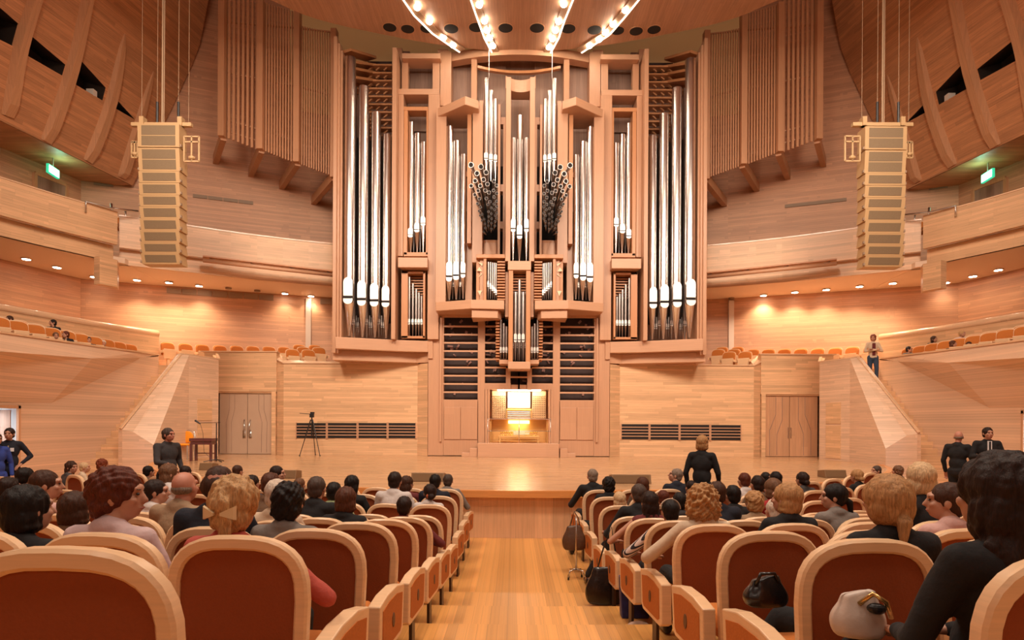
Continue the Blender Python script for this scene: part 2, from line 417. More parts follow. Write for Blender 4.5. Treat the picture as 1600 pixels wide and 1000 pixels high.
    o_ = Vector((-.3*(-side)*-1, 0, 0)) if False else Vector((side*.3, 0, 0))
    R = [r0, r1, r2, r3, r4]
    for p, q in zip(R, R[1:]):
        mb.quad(p, q, q+o_, p+o_); mb.quad(p+o_, q+o_, q+o_-Vector((0, 0, .7)), p+o_-Vector((0, 0, .7)))
    mb.quad(r0, r0+o_, M(XB, 22.9, 0)+o_, M(XB, 22.9, 0))
    struct(mb.build('wall_bank_'+nm, W_PALE, recalc=False))
    mb = MB()
    for p, q in zip(R, R[1:]): mb.bar(p+o_*.4+Vector((0, 0, .02)), q+o_*.4+Vector((0, 0, .02)), .30, .05)
    struct(mb.build('trim_bank_rail_'+nm, W_RAIL))
    # bank floor, rear parapet of the bank
    mb = MB(); mb.prism([M2(p) for p in ((XB-.02, 22.9), (XB-.02, 8), (XB-3.6, 8), (XB-3.6, 22.9))], 2.7, 3.92)
    mb.prism([M2(p) for p in ((XB-.95, 22.4), (XB-.95, 8), (XB-3.6, 8), (XB-3.6, 22.4))], 3.921, 4.10)
    struct(mb.build('floor_bank_'+nm, W_WALL))
    P2 = arc_sub([(HX-13.62, 23.5), (HX-14.55, 21.2), (HX-15.25, 18.1), (HX-15.8, 15), (HX-16.1, 8)], 3)
    P2 = [M2(p) for p in P2]
    mb = MB(); strip(mb, P2, 3.4, 5.42, .18*(1 if side > 0 else -1)); struct(mb.build('wall_bank_rear_'+nm, W_WALL))
    mb = MB(); pc = offset_pl(P2, .09*(1 if side > 0 else -1))
    mb.tube([(*p, 5.44) for p in pc], .13, 8); struct(mb.build('trim_bank_rear_rail_'+nm, W_RAIL, smooth=True))
    # vestibule behind the bank door
    mb = MB(); y0, y1, z0, z1 = 15.2, 16.4, .3, 2.45; xo = XB-1.5
    mb.quad(M(XB, y1, z0), M(xo, y1+.5, z0), M(xo, y1+.5, z1), M(XB, y1, z1)); mb.quad(M(XB, y0, z0), M(xo, y0, z0), M(xo, y0, z1), M(XB, y0, z1))
    mb.quad(M(xo, y0, z0), M(xo, y1+.5, z0), M(xo, y1+.5, z1), M(xo, y0, z1)); mb.quad(M(XB, y0, z1), M(XB, y1, z1), M(xo, y1+.5, z1), M(xo, y0, z1)); mb.quad(M(XB, y0, z0), M(XB, y1, z0), M(xo, y1+.5, z0), M(xo, y0, z0))
    struct(mb.build('wall_vestibule_'+nm, mat('vestibule_paint', (.8, .82, .85), .8), recalc=False))
    area('vestibule_lamp', M(XB-.8, 15.9, 2.4), .6, 90 if side > 0 else 70, (.8, .92, 1), M(XB-.8, 15.9, 0))
    mb = MB(); mb.box(*sorted((M(XB+.03, 0, 0).x, M(XB-.03, 0, 0).x)), 16.4, 16.48, .3, 2.53); mb.box(*sorted((M(XB+.03, 0, 0).x, M(XB-.03, 0, 0).x)), 15.12, 16.48, 2.45, 2.53)
    mb.box(*sorted((M(XB+.03, 0, 0).x, M(XB-.03, 0, 0).x)), 15.12, 15.2, .3, 2.53)
    fr = struct(mb.build('door_%d' % (3 if side < 0 else 4), W_DOOR))
    mb = MB(); mb.bar(M(XB-.1, 16.30, 1.36), M(XB-1.0, 16.05, 1.36), .05, 2.1)
    mb.build('door_leaf', W_BACK, fr)
    # choir floor
    mb = MB(); bw = [p for p in BW if (p[0] < -2.5)]
    mb.prism([M2(p) for p in [(-3.2, 23.9), (-9.1, 23.9), (-11.9, 23.98), (-12.05, 22.9), (-14.0, 22.9), (-14.1, 24.1)] + bw[3:]], 3.3, 4.20)
    struct(mb.build('floor_choir_'+nm, W_WALL))
    # upper balcony along the back wall
    nb = [M2(p) for p in N_BAL]; sg = -1 if side < 0 else 1
    mb = MB(); strip(mb, nb, 7.95, 9.0, .12*-sg*-1 if False else (.12 if side > 0 else -.12))
    struct(mb.build('wall_balcony_front_'+nm, W_WALL))
    th = .12 if side > 0 else -.12
    mb = MB(); strip(mb, offset_pl(nb, th*2), 7.43, 7.96, th); struct(mb.build('wall_balcony_lower_'+nm, W_WALL))
    mb = MB(); strip(mb, offset_pl(nb, -th*.15), 9.0, 9.04, th*1.3); struct(mb.build('trim_balcony_cap_'+nm, W_RAIL))
    mb = MB(); back = [p for p in BW if p[0] < HX-4.4]
    outl = [M2(p) for p in offset_pl(N_BAL, -.25)] + [M2(p) for p in back]
    mb.prism(outl, 7.44, 7.62); struct(mb.build('ceiling_soffit_'+nm, M_SOFF))
    # side balcony
    lb = [M2(p) for p in L_BAL]
    mb = MB(); strip(mb, lb, 7.95, 9.0, th); struct(mb.build('wall_side_balcony_front_'+nm, W_WALL))
    mb = MB(); strip(mb, offset_pl(lb, th*2), 7.43, 7.96, th); mb.prism([M2(p) for p in ((HX-13.30, 20.5), (HX-13.55, 20.0), (HX-13.8, 20.1), (HX-13.5, 20.9))], 6.55, 7.45); struct(mb.build('wall_side_balcony_lower_'+nm, W_WALL))
    mb = MB(); strip(mb, offset_pl(lb, -th*.15), 9.0, 9.04, th*1.3); struct(mb.build('trim_side_balcony_cap_'+nm, W_RAIL))
    mb = MB(); outl = [M2(p) for p in offset_pl(L_BAL, -.25)] + [M2(p) for p in ((-17.2, 8), (-17.2, 15), (-16.85, 20.4), (-16.15, 23.2), (-13.6, 24.4), (HX-13.3, 20.9))]
    mb.prism(outl, 7.43, 7.61); struct(mb.build('ceiling_side_soffit_'+nm, M_SOFF))
    # light bar in front of the balcony
    a_, b_ = SP(317, 407, 21.7, side), SP(521, 430, 23.5, side)
    root = empty('balcony_light_bar', (a_+b_)/2, 'long wooden light bar hung below the %s part of the rear balcony' % nm, 'light bar')
    up = Vector((0, .12, 0))
    MB().bar(a_+Vector((0, 0, .14)), b_+Vector((0, 0, .14)), .22, .05).build('hood', W_ORGD, root)
    MB().tube([a_, b_], .07, 8).build('lamp_tube', W_ORGH, root, smooth=True)
    for t in (.05, .35, .65, .95): p = a_.lerp(b_, t); MB().bar(p+Vector((0, 0, .1)), p+Vector((0, .35, .15)), .04, .04).build('bracket', M_GREYM, root)
    # upper gallery box with slanted windows
    pa, pb, pc_ = Vector((-14.6, 23.6, 11.1)), Vector((-15.4, 18.6, 11.1)), Vector((-13.6, 23.97, 14.0))
    pn = (pb-pa).cross(pc_-pa).normalized()
    if pn.x < 0: pn = -pn
    def onp(px, py, off=0):
        r = ray(px, py); t = (pa-Vector((0, 0, CZ))).dot(pn)/r.dot(pn); return Vector((0, 0, CZ))+r*t+pn*off
    mm = lambda p: mir(p, side)
    outer = [onp(*q) for q in ((207, 290), (240, 225), (270, 166), (283, 138), (299, 104), (312, 70), (326, 0), (334, -60), (345, -130))]
    dirb = (pb-pa).normalized()
    up_ = pn.cross(dirb); up_ = up_ if up_.z > 0 else -up_
    topz = outer[-1]
    far = pa+dirb*16; ft = topz+dirb*15
    outer = outer+[ft, far]
    wins = [[(-22, -4), (0, 12), (32, 40), (24, 74), (0, 62), (-22, 50)], [(50, 57), (102, 101), (97, 118), (41, 86)], [(125, 93), (165, 137), (160, 157), (113, 129)], [(178, 151), (211, 187), (173, 165)]]
    mb = MB(); edges = []
    for loop in [outer]+[[onp(*q) for q in wn] for wn in wins]:
        vs_ = [mb.bm.verts.new(mm(p)) for p in loop]
        for i in range(len(vs_)): edges.append(mb.bm.edges.new((vs_[i], vs_[(i+1) % len(vs_)])))
    bmesh.ops.triangle_fill(mb.bm, use_beauty=True, edges=edges)
    ext = Vector((-2.6, .3, 0))
    mb.quad(mm(pa), mm(far), mm(far+ext), mm(pa+ext)); mb.quad(mm(pa), mm(outer[3]), mm(outer[3]+ext), mm(pa+ext))
    for p, q in zip(outer[1:9], outer[2:9]): mb.quad(mm(p), mm(q), mm(q+ext*.5), mm(p+ext*.5))
    bmesh.ops.recalc_face_normals(mb.bm, faces=mb.bm.faces)
    struct(mb.build('wall_gallery_'+nm, W_BOX, recalc=False))
    mb = MB()
    for wn in wins:
        lp = [onp(*q) for q in wn]; bk = [p-pn*.9 for p in lp]
        for i in range(len(lp)): mb.quad(mm(lp[i]), mm(lp[(i+1) % len(lp)]), mm(bk[(i+1) % len(lp)]), mm(bk[i]))
        mb._f([mb.bm.verts.new(mm(p)) for p in bk])
    struct(mb.build('window_%d' % (1 if side < 0 else 2), mat('window_recess', (.03, .017, .012), .7), recalc=False))
    for ri, (pts, wd) in enumerate((([(13, 182), (31, 73), (62, -30)], .42), ([(73, 222), (112, 104), (140, -30)], .42), ([(138, 253), (173, 156), (195, 53)], .40), ([(190, 278), (205, 228), (240, 112)], .36))):
        c_ = arc_sub([tuple(onp(*q)) for q in pts], 4); n_ = len(c_); mb = MB(); rings = []
        for i, p in enumerate(c_):
            p = Vector(p); q = i/(n_-1); t = (Vector(c_[min(i+1, n_-1)])-Vector(c_[max(i-1, 0)])).normalized(); sx = t.cross(pn).normalized()
            tip = ri >= 2; ww = wd*(1-(q**5 if tip else q*.3)*.92)/2+.02; h = .20*(1 if not tip else max(.05, 1-q**3*.9))*min(1, .25+q*5)
            rings.append([mm(p-sx*ww-pn*.03), mm(p-sx*ww*.6+pn*h), mm(p+sx*ww*.6+pn*h), mm(p+sx*ww-pn*.03)])
        vv = [[mb.bm.verts.new(x) for x in r_] for r_ in rings]
        for r_, s_ in zip(vv, vv[1:]):
            for k in range(4): mb._f([r_[k], r_[(k+1) % 4], s_[(k+1) % 4], s_[k]])
        mb._f(vv[0]); mb._f(vv[-1])
        struct(mb.build('trim_gallery_rib_%s' % nm, W_RIB))
    wb_ = onp(149, 147, -.15); tag(MB().box(*sorted((mm(wb_).x-.12, mm(wb_).x+.12)), wb_.y-.1, wb_.y+.1, wb_.z-.12, wb_.z+.1).build('lamp_housing', mat('housing_white', (.75, .68, .6), .5), origin=mm(wb_)), 'small white lamp housing inside a slanted window of the %s gallery' % nm, 'lamp')
    # gallery exit door and sign
    OW = [(-16.9, 20.4), (-16.2, 23.2)]
    q0, t_, n_ = hit_pl(53, 268, OW, .04); q1, _, _ = hit_pl(102, 300, OW, .04)
    q0, q1 = mm(q0), mm(q1); ztop = q0.z-.05
    dd = (q1-q0); dd.z = 0; dd.normalize()
    mb = MB(); A_ = Vector((q0.x, q0.y, 0)); B_ = Vector((q1.x, q1.y, 0))
    mb.bar(A_+Vector((0, 0, 7.7)), A_+Vector((0, 0, ztop)), .1, .12); mb.bar(B_+Vector((0, 0, 7.7)), B_+Vector((0, 0, ztop)), .1, .12); mb.bar(A_+Vector((0, 0, ztop)), B_+Vector((0, 0, ztop)), .1, .12)
    dr = struct(mb.build('door_%d' % (5 if side < 0 else 6), W_RIB))
    mb = MB(); mid = (A_+B_)/2+Vector((0, 0, (7.7+ztop)/2)); mb.bar(A_+Vector((0, 0, mid.z)), B_+Vector((0, 0, mid.z)), .05, ztop-7.7); mb.build('door_leaf', W_BACK, dr)
    s0 = mm(P(74, 262, 20.9)); s1 = mm(P(91, 272, 21.5)); s1.z = s0.z; so = (s0+s1)/2
    root = empty('exit_sign', so, 'lit green-edged white exit sign under the %s upper gallery' % nm, 'exit sign')
    MB().bar(s0, s1, .08, .30).build('housing', mat('sign_green', (.02, .35, .18), .5, emis=(.05, .8, .4), estr=.7), root)
    nrm = Vector((-(s1-s0).y, (s1-s0).x, 0)).normalized(); nrm = nrm if nrm.dot(Vector((0, 0, CZ))-so) > 0 else -nrm
    dd = (s1-s0).normalized()
    MB().bar(s0+dd*.03+nrm*.045, s1-dd*.03+nrm*.045, .01, .23).build('lit_panel', mat('sign_white', (.9, 1, .95), .5, emis=(.8, 1, .92), estr=5), root)
    mb = MB(); L_ = (s1-s0).length; gm = mat('sign_mark', (.0, .3, .12), .5)
    for k, (u, hgt, wdt) in enumerate(((.22, .13, .012), (.30, .10, .012), (.42, .13, .014), (.52, .13, .014), (.62, .12, .012), (.72, .13, .014), (.80, .10, .012))):
        p = s0+dd*L_*u+nrm*.053; mb.bar(p+Vector((0, 0, -hgt/2)), p+Vector((0, 0, hgt/2)), wdt, .004, up=nrm)
    mb.build('sign_marks', gm, root)
    MB().bar(so+Vector((0, 0, .15)), so+Vector((0, 0, 11.1-so.z)), .03, .03).build('stem', M_GREYM, root)
    d = bpy.data.lights.new('exit_sign_light', 'POINT'); d.energy = 9; d.color = (.3, 1, .6); d.shadow_soft_size = .1
    lo = bpy.data.objects.new('exit_sign_light', d); COL.objects.link(lo); lo.location = so+nrm*.25+Vector((0, 0, .1))
    # handrail of the balcony steps
    mb = MB(); hr = [SP(134, 332, 19.6, side), SP(134, 315, 19.6, side), SP(171, 325, 20.2, side), SP(216, 330, 20.8, side)]
    mb.tube(hr, .03, 8); mb.tube([SP(175, 342, 20.85, side), SP(174, 318, 20.85, side)], .04, 8); mb.tube([SP(197, 342, 21.1, side), SP(196, 330, 21.1, side)], .025, 6); mb.tube([SP(168, 342, 20.8, side), SP(168, 327, 20.8, side)], .025, 6)
    tag(mb.build('handrail', M_STEEL, origin=hr[0], smooth=True), 'grey metal handrail at the corner of the %s upper balcony' % nm, 'handrail')

# stage doors
for side, nm, k in ((-1, 'left', 1), (1, 'right', 2)):
    M = lambda *p: mir(p, side)
    mb = MB(); x0, x1 = -9.06, -11.3
    def bxm(mb, xa, xb, ya, yb, za, zb):
        X = sorted((M(xa, 0, 0).x, M(xb, 0, 0).x)); mb.box(X[0], X[1], ya, yb, za, zb)
    bxm(mb, -9.06, -9.22, 23.66, 23.85, .885, DOORZ); bxm(mb, -9.06, -11.7, 23.72, 23.85, DOORZ-.05, DOORZ)
    fr = struct(mb.build('door_%d' % k, W_WALL))
    for (xa, xb) in ((-9.23, -10.17), (-10.19, -11.25)):
        mb = MB(); bxm(mb, xa, xb, 23.78, 23.84, .90, DOORZ-.06)
        if side < 0:
            lf = mb.build('door_leaf', mat('grey_beige_door', (.50, .34, .235), .45, noise=.06, nscale=3), fr)
            mb = MB(); s_ = 1 if xa > -10 else -1; c0 = (xa+xb)/2
            for o_, in ((-.10,), (.10,)):
                pts = [(c0+o_+.05*s_, 23.775, DOORZ-.1), (c0+o_+.05*s_, 23.775, 2.6), (c0+o_+.22*s_*.8, 23.775, 2.1), (c0+o_+.16*s_, 23.775, 1.5), (c0+o_+.16*s_, 23.775, .95)]
                mb.tube([M(*p) for p in pts], .008, 4)
            mb.build('door_groove', W_BACK, lf)
            mb = MB(); hx_ = -10.18+.12*s_; mb.tube([(hx_, 23.77, 1.55), (hx_-.03*s_, 23.70, 1.62), (hx_-.03*s_, 23.70, 1.95), (hx_, 23.77, 2.2)], .025, 6); mb.box(hx_-.05, hx_+.05, 23.76, 23.78, 1.5, 1.8)
            mb.build('door_handle', M_STEEL, lf, smooth=True)
        else:
            lf = mb.build('door_leaf', W_DOOR, fr)
            mb = MB(); s_ = 1 if xa > -10 else -1; c0 = (xa+xb)/2
            pts = [(c0+.05*s_, 23.775, DOORZ-.1), (c0+.05*s_, 23.775, 2.5), (c0+.28*s_, 23.775, 1.9), (c0+.28*s_, 23.775, .95)]
            mb.tube([M(*p) for p in pts], .012, 4)
            mb.tube([M(*p) for p in [(c0-.2*s_, 23.775, DOORZ-.1), (c0-.2*s_, 23.775, 2.3), (c0+.0*s_, 23.775, 1.75), (c0+.0*s_, 23.775, .95)]], .012, 4); mb.build('door_groove', W_BACK, lf)
            mb = MB(); q = M(-10.18+.05*s_, 23.76, 0); mb.box(q.x-.02, q.x+.02, 23.76, 23.78, 1.6, 2.0); mb.build('door_handle', M_STEEL, lf)
    # service hatch in the wing
    A = Vector((HX-10.84, 22.4, 0)); B = Vector((HX-11.18, 21.0, 0)); d_ = (B-A).normalized(); n_ = Vector((-d_.y, d_.x, 0)); n_ = n_ if n_.x > 0 else -n_
    p0, p1 = A+d_*.35+n_*.012, A+d_*1.05+n_*.012; mb = MB()
    for z0, z1 in ((.95, 2.1), (2.16, 2.9)):
        mb.bar(M(*(p0+Vector((0, 0, (z0+z1)/2)))), M(*(p1+Vector((0, 0, (z0+z1)/2)))), .02, z1-z0)
    struct(mb.build('trim_wing_hatch_'+nm, W_WALL))
    # air grilles low in the rear wall
    for gi, (xa, xb) in enumerate(((463, 509), (512, 557), (560, 604), (607, 649))):
        c_ = SP((xa+xb)/2, 684, 23.5, side)
        root = empty('air_grille', c_, 'dark louvred air grille in the %s stage wall, %s from the organ' % (nm, ('fourth', 'third', 'second', 'first')[gi]), 'air grille')
        MB().pxbox(xa, 661, xb, 684.5, 23.47, .04, side).build('opening', M_DARK, root)
        mb = MB()
        for k_ in range(1, 5): y = 661+k_*4.7; mb.pxbox(xa, y-.65, xb, y+.65, 23.44, .03, side)
        mb.pxbox(xa-1.2, 660, xa, 685.5, 23.44, .06, side); mb.pxbox(xb, 660, xb+1.2, 685.5, 23.44, .06, side)
        mb.build('slats', W_ORGH, root)
# wall vents
def wallgrille(pxs, y0s, h, side, label, n=4, pl=BW):
    (xa, xb), (ya, yb) = pxs, y0s
    root = None
    for i in range(n):
        a = hit_pl(xa+(xb-xa)*i/n+.6, ya+(yb-ya)*i/n, pl, .03)[0]; b = hit_pl(xa+(xb-xa)*(i+1)/n-.6, ya+(yb-ya)*(i+1)/n, pl, .03)[0]
        hh = h*a.y/F
        z = (a.z+b.z)/2
        if root is None: root = empty('wall_vent', a, label, 'vent'); z0 = z
        mb = MB(); mb.bar((a.x, a.y, z0), (b.x, b.y, z0), .03, hh); mb.build('grille_panel', M_GRILL, root)
wallgrille((301, 396), (306, 317), 5, -1, 'slim grey vent strip on the wall above the left upper balcony', 4)
wallgrille((1322, 1227), (312, 322), 5, 1, 'slim grey vent strip on the wall above the right upper balcony', 4)
wallgrille((260, 428), (453.5, 465), 9, -1, 'long grey vent strip under the left balcony soffit', 7)
wallgrille((146, 178), (287, 289), 6, -1, 'short vent under the left upper gallery', 1)
wallgrille((1480, 1452), (291, 294), 6, 1, 'short vent under the right upper gallery', 1)
wallgrille((500, 522), (470, 472), 9, -1, 'small vent at the left edge of the organ', 1)
for px, y0, y1, lb in ((482, 467, 545, 'pale vertical duct on the wall behind the left choir seats'), (1142, 470, 548, 'pale vertical duct on the wall behind the right choir seats')):
    a = hit_pl(px, y1, BW, .06)[0]; b = hit_pl(px, y0, BW, .06)[0]
    tag(MB().box(a.x-.11, a.x+.11, a.y-.05, a.y+.05, 4.6, b.z).build('wall_duct', mat('duct_grey', (.62, .50, .42), .5), origin=(a.x, a.y, 4.6)), lb, 'duct')

# soffit downlights
def onz(px, py, z):
    r = ray(px, py); t = (z-CZ)/r.z; return Vector((r.x*t, t, z))
DL = [(41, 404), (89, 417), (147, 432), (214, 437), (264, 441), (311, 446), (445, 458), (486, 462), (1193, 461), (1242, 456), (1291, 452), (1343, 447), (1395, 442), (1478, 441), (1520, 431), (1560, 421)]
ordn = ['first', 'second', 'third', 'fourth', 'fifth', 'sixth', 'seventh', 'eighth', 'ninth', 'tenth', 'eleventh', 'twelfth', 'thirteenth', 'fourteenth', 'fifteenth', 'sixteenth', 'seventeenth', 'eighteenth', 'nineteenth', 'twentieth', 'twenty-first', 'twenty-second']
for i, (px, py) in enumerate(DL):
    c = onz(px, py, 7.42)
    sd = 'left' if px < 800 else 'right'; idx = i if i < 8 else 15-i
    root = empty('soffit_downlight', c, 'round lit downlight in the %s balcony soffit, %s in from the picture edge' % (sd, ordn[idx]), 'downlight', 'round downlights under the balcony soffits')
    MB().tube([c+Vector((0, 0, .0)), c+Vector((0, 0, -.03))], .15, 16).build('trim_ring', M_SOFF, root)
    MB().tube([c+Vector((0, 0, -.031)), c+Vector((0, 0, -.036))], .115, 16).build('lens', M_LAMP, root)
    d = bpy.data.lights.new('downlight_lamp', 'SPOT'); d.energy = 40 if px < 160 or px > 1470 else (95 if px in (445, 486) else 230); d.spot_size = math.radians(125); d.spot_blend = .7; d.color = (1, .78, .52); d.shadow_soft_size = .1
    lo = bpy.data.objects.new('downlight_lamp', d); COL.objects.link(lo); lo.location = c+Vector((0, 0, -.06))
for i, (px, py) in enumerate(((357, 450), (402, 454), (1143, 466))):
    c = onz(px, py, 7.42); tag(MB().tube([c+Vector((0, 0, .01)), c+Vector((0, 0, -.04))], .12, 14).build('soffit_speaker', M_GRILL, origin=c), ('unlit round soffit fitting, left of the two beside the left vent', 'unlit round soffit fitting, right of the two beside the left vent', 'unlit round soffit fitting near the right duct')[i], 'fitting')

# ---- ceiling reflector over the stage ----
mb = MB(); NR = 40; ZR = 15.9
edge = arc_sub([(-12.5, 16.5), (-8.3, 20.0), (-6.8, 21.2), (-4.5, 22.1), (-2.4, 22.7), (HX, 23.05), (2.8, 22.7), (4.9, 22.1), (7.2, 21.2), (8.7, 20.0), (12.9, 16.5)], 4)
mb.prism(edge+[(12.9, 15.9), (-12.5, 15.9)], ZR, ZR+.35); struct(mb.build('ceiling_reflector', W_CEIL))
strips = [[(637, -2), (652, 20), (680, 48), (722, 77)], [(742, -2), (752, 28), (762, 56), (774, 80)], [(889, -2), (877, 28), (868, 56), (855, 80)], [(991, -2), (972, 22), (948, 50), (905, 78)]]
lamps = [[(652, 11), (671, 33), (693, 58), (708, 70)], [(749, 7), (757, 32), (761, 47), (765, 59), (770, 71)], [(881, 6), (873, 33), (868, 47), (863, 60), (858, 73)], [(977, 15), (958, 37), (946, 50), (936, 61), (921, 71)]]
for i, s_ in enumerate(strips):
    pts = [onz(*q, ZR) for q in s_]
    root = empty('ceiling_light_trough', pts[0], 'recessed strip of round lamps in the ceiling over the stage, %s strip from the left' % ordn[i], 'light strip', 'lamp strips in the ceiling over the stage')
    mb = MB(); ext = pts[0]+(pts[0]-pts[1])*1.5; pp = [ext]+pts
    for a, b in zip(pp, pp[1:]): mb.bar(a+Vector((0, 0, -.03)), b+Vector((0, 0, -.03)), .28, .05)
    mb.build('trough', mat('trough_brown', (.40, .24, .14), .5), root)
    mb = MB(); sd = 1 if i < 2 else -1
    for a, b in zip(pp, pp[1:]): n_ = Vector((-(b-a).y, (b-a).x, 0)).normalized()*.12; n_ = n_ if n_.x*sd < 0 else -n_; mb.bar(a+n_+Vector((0, 0, -.065)), b+n_+Vector((0, 0, -.065)), .05, .03)
    mb.build('edge_lamplight', mat('painted_edge_light', (1, .9, .75), .5, emis=(1, .85, .65), estr=2.2), root)  # emission paints the light that the lamps throw on the trough edge
    for q in lamps[i]:
        c = onz(*q, ZR-.06)
        lb_ = MB(); lb_.ell(c+Vector((0, 0, -.02)), (.11, .11, .08), 14, 8); lb_.build('lamp', M_LAMP, root, smooth=True)
for i, (px, py) in enumerate(((609, 42), (637, 44.5), (667, 44), (705, 44), (744, 42), (790, 43), (839, 43), (888, 44), (929, 46), (965, 47), (994, 48), (1022, 45.5))):
    c = onz(px, py, ZR-.005); rr = .27 if 3 <= i <= 8 else .25
    root = empty('ceiling_port', c, 'dark round opening in the ceiling over the stage, %s from the left' % ordn[i], 'ceiling opening', 'round openings in the ceiling over the stage')
    MB().tube([c, c+Vector((0, 0, -.02))], rr, 24).build('rim', W_RIB, root); MB().tube([c+Vector((0, 0, -.021)), c+Vector((0, 0, -.03))], rr*.92, 24).build('opening', M_DARK, root)  # flat dark disc paints the shade of a hole; no recess is cut

# ---- slat screens ----
for side, nm in ((-1, 'left'), (1, 'right')):
    posts = [(348, 215, -60, 22.6, 7), (408, 235, 3, 22.9, 9), (464.5, 255, 15, 23.2, 9), (522, 279, 48, 23.4, 8)]
    br = [(337, 225), (392, 256), (440, 283), (490, 308)]
    cfg = [(7, .085, -60, -60), (11, .05, 4, 19), (13, .042, 40, 52)]
    botl = [(214, 235), (235, 255), (256, 275)]
    root = empty('slat_screen', SP(348, 215, 22.6, side), 'stepped row of tall wooden slat screens on the upper %s wall beside the organ' % nm, 'slat screen')
    for i in range(3):
        px0, yb0, yt0, D0, w0 = posts[i]; px1, yb1, yt1, D1, w1 = posts[i+1]
        def post(px, yb, yt, D, wpx):
            a, b = SP(px, yb, D, side), SP(px, yt, D, side); b.x = a.x
            MB().box(a.x-.11, a.x+.11, a.y-.18, a.y+.12, a.z, b.z).build('post', W_SLAT, root, bevel=.01)
        def brk(j):
            a = SP(posts[j][0], posts[j][1]-4, posts[j][3], side); b = hit_pl(*br[j], BW)[0]; b = mir(b, side); b.z = a.z+.1
            d = (b-a); MB().bar(a+Vector((0, .05, 0)), b, .2, .34).build('bracket', W_SLAT, root)
        post(*posts[i]); brk(i)
        if i == 2: post(*posts[3]); brk(3)
        n, sw, t0, t1 = cfg[i]; mb = MB()
        for k in range(n):
            q = (k+.75)/(n+.5); px = px0+4+(px1-px0-6)*q; D = D0+(D1-D0)*q; yb = botl[i][0]+(botl[i][1]-botl[i][0])*q; yt = t0+(t1-t0)*q
            a, b = SP(px, yb, D, side), SP(px, yt, D, side); mb.box(a.x-sw/2, a.x+sw/2, D, D+.06, a.z, b.z)
        mb.build('slats', W_SLAT, root)
        for fr_ in (.05, .12, .42, .74):
            a = SP(px0, yb0-(yb0+30)*fr_, D0+.14, side); b = SP(px1, yb1-(yb1+30)*fr_, D1+.14, side); MB().bar(a, b, .05, .05).build('rail', W_RIB, root)

# ---- line array loudspeakers ----
def line_array(cx_top, cx_bot, side, nm):
    c0 = P(cx_top, 192, 17.4)
    root = empty('line_array_speaker', c0, 'tall hanging stack of beige loudspeaker modules in front of the %s wall' % nm, 'loudspeaker')
    ed = [192.5, 230, 266.5, 285, 304, 322, 341, 359.5, 378, 395, 412]
    if side > 0: ed = [e+4 for e in ed]
    n = len(ed)-1; y = ed[0]
    for i in range(n):
        t = (ed[i]-ed[0])/(ed[-1]-ed[0]); D = 17.4+.7*t*t; t2 = (ed[i+1]-ed[0])/(ed[-1]-ed[0])
        cx = cx_top+(cx_bot-cx_top)*(t+t2)/2
        a, b = P(cx, ed[i]+.5, D), P(cx, ed[i+1]-.5, D); xc = a.x; W = .585*(1-.05*t); z1, z0 = a.z, b.z
        tr = .05
        D2 = 17.4+.7*t2*t2
        def slab(mb, xa, xb, f0, f1, o0, o1):
            za, zb = z0+(z1-z0)*f0, z0+(z1-z0)*f1; ya, yb = D2+(D-D2)*f0, D2+(D-D2)*f1
            mb.hexa([(xa, ya+o0, za), (xb, ya+o0, za), (xb, ya+o1, za), (xa, ya+o1, za)], [(xa, yb+o0, zb), (xb, yb+o0, zb), (xb, yb+o1, zb), (xa, yb+o1, zb)])
        mb = MB(); slab(mb, xc-W, xc+W, .012, .988, 0, .40)
        m = mb.build('speaker_module', M_SPK, root)
        mb = MB(); g = tr/(z1-z0)
        if i < 2: slab(mb, xc-W+.11, xc+W-.11, g, .48, -.006, .01); slab(mb, xc-W+.11, xc+W-.11, .52, 1-g, -.006, .01)
        else: slab(mb, xc-W+.11, xc+W-.11, g, 1-g, -.006, .01)
        mb.build('grille', M_SPKG, m)
        for sx in (-1, 1): MB().box(xc+sx*(W+.015)-.02, xc+sx*(W+.015)+.02, D+.05, D+.12, z0+.03, z0+.10).build('hinge', M_GRILL, m)
    D = 17.4; t = P(cx_top, 190, D)
    mb = MB(); mb.bar(t+Vector((-.85, .2, .0)), t+Vector((.85, .2, .0)), .12, .10); mb.box(t.x-.6, t.x-.48, D+.1, D+.3, t.z-.05, t.z+.2); mb.box(t.x+.48, t.x+.6, D+.1, D+.3, t.z-.05, t.z+.2)
    mb.build('hanging_frame', M_SPK, root)
    mb = MB()
    for dx in (-.14, .46): mb.tube([(t.x+dx, D+.2, t.z+.05), (t.x+dx, D+.2, t.z+.65)], .035, 6)
    mb.build('hoist_chain', M_BLACK, root)
    mb = MB()
    for dx, r in ((-.14, .007), (.46, .007), (-.58, .006), (.75, .006), (.0, .024), (.05, .014)): mb.tube([(t.x+dx, D+.2, t.z+.05), (t.x+dx+.02, D+.2, 20)], r, 6)
    mb.build('hoist_cable', mat('cable_tan', (.38, .25, .15), .6), root)
    for sx, wd, zt, zb in ((1, .42, -.35, -1.05), (-1, .16, -.5, -.95)):
        if side > 0: sx = -sx
        x0 = t.x+sx*.66; x1 = t.x+sx*(.66+wd); mb = MB(); zt += t.z; zb += t.z
        for p, q in (((x0, zt), (x1, zt)), ((x1, zt), (x1, zb)), ((x1, zb), (x0, zb)), ((x0, zt), (x0, zb)), ((x0, (zt+zb)/2+.2), (x1, (zt+zb)/2+.2)), (((x0+x1)/2, zt), ((x0+x1)/2, zb))):
            mb.bar((p[0], D+.15, p[1]), (q[0], D+.15, q[1]), .04, .04)
        mb.ell(((x0+x1)/2, D+.15, zb+.1), (.1, .08, .06), 8, 6)
        mb.build('side_bracket', M_SPK, root)
line_array(247, 249.5, -1, 'left'); line_array(1385, 1383, 1, 'right')
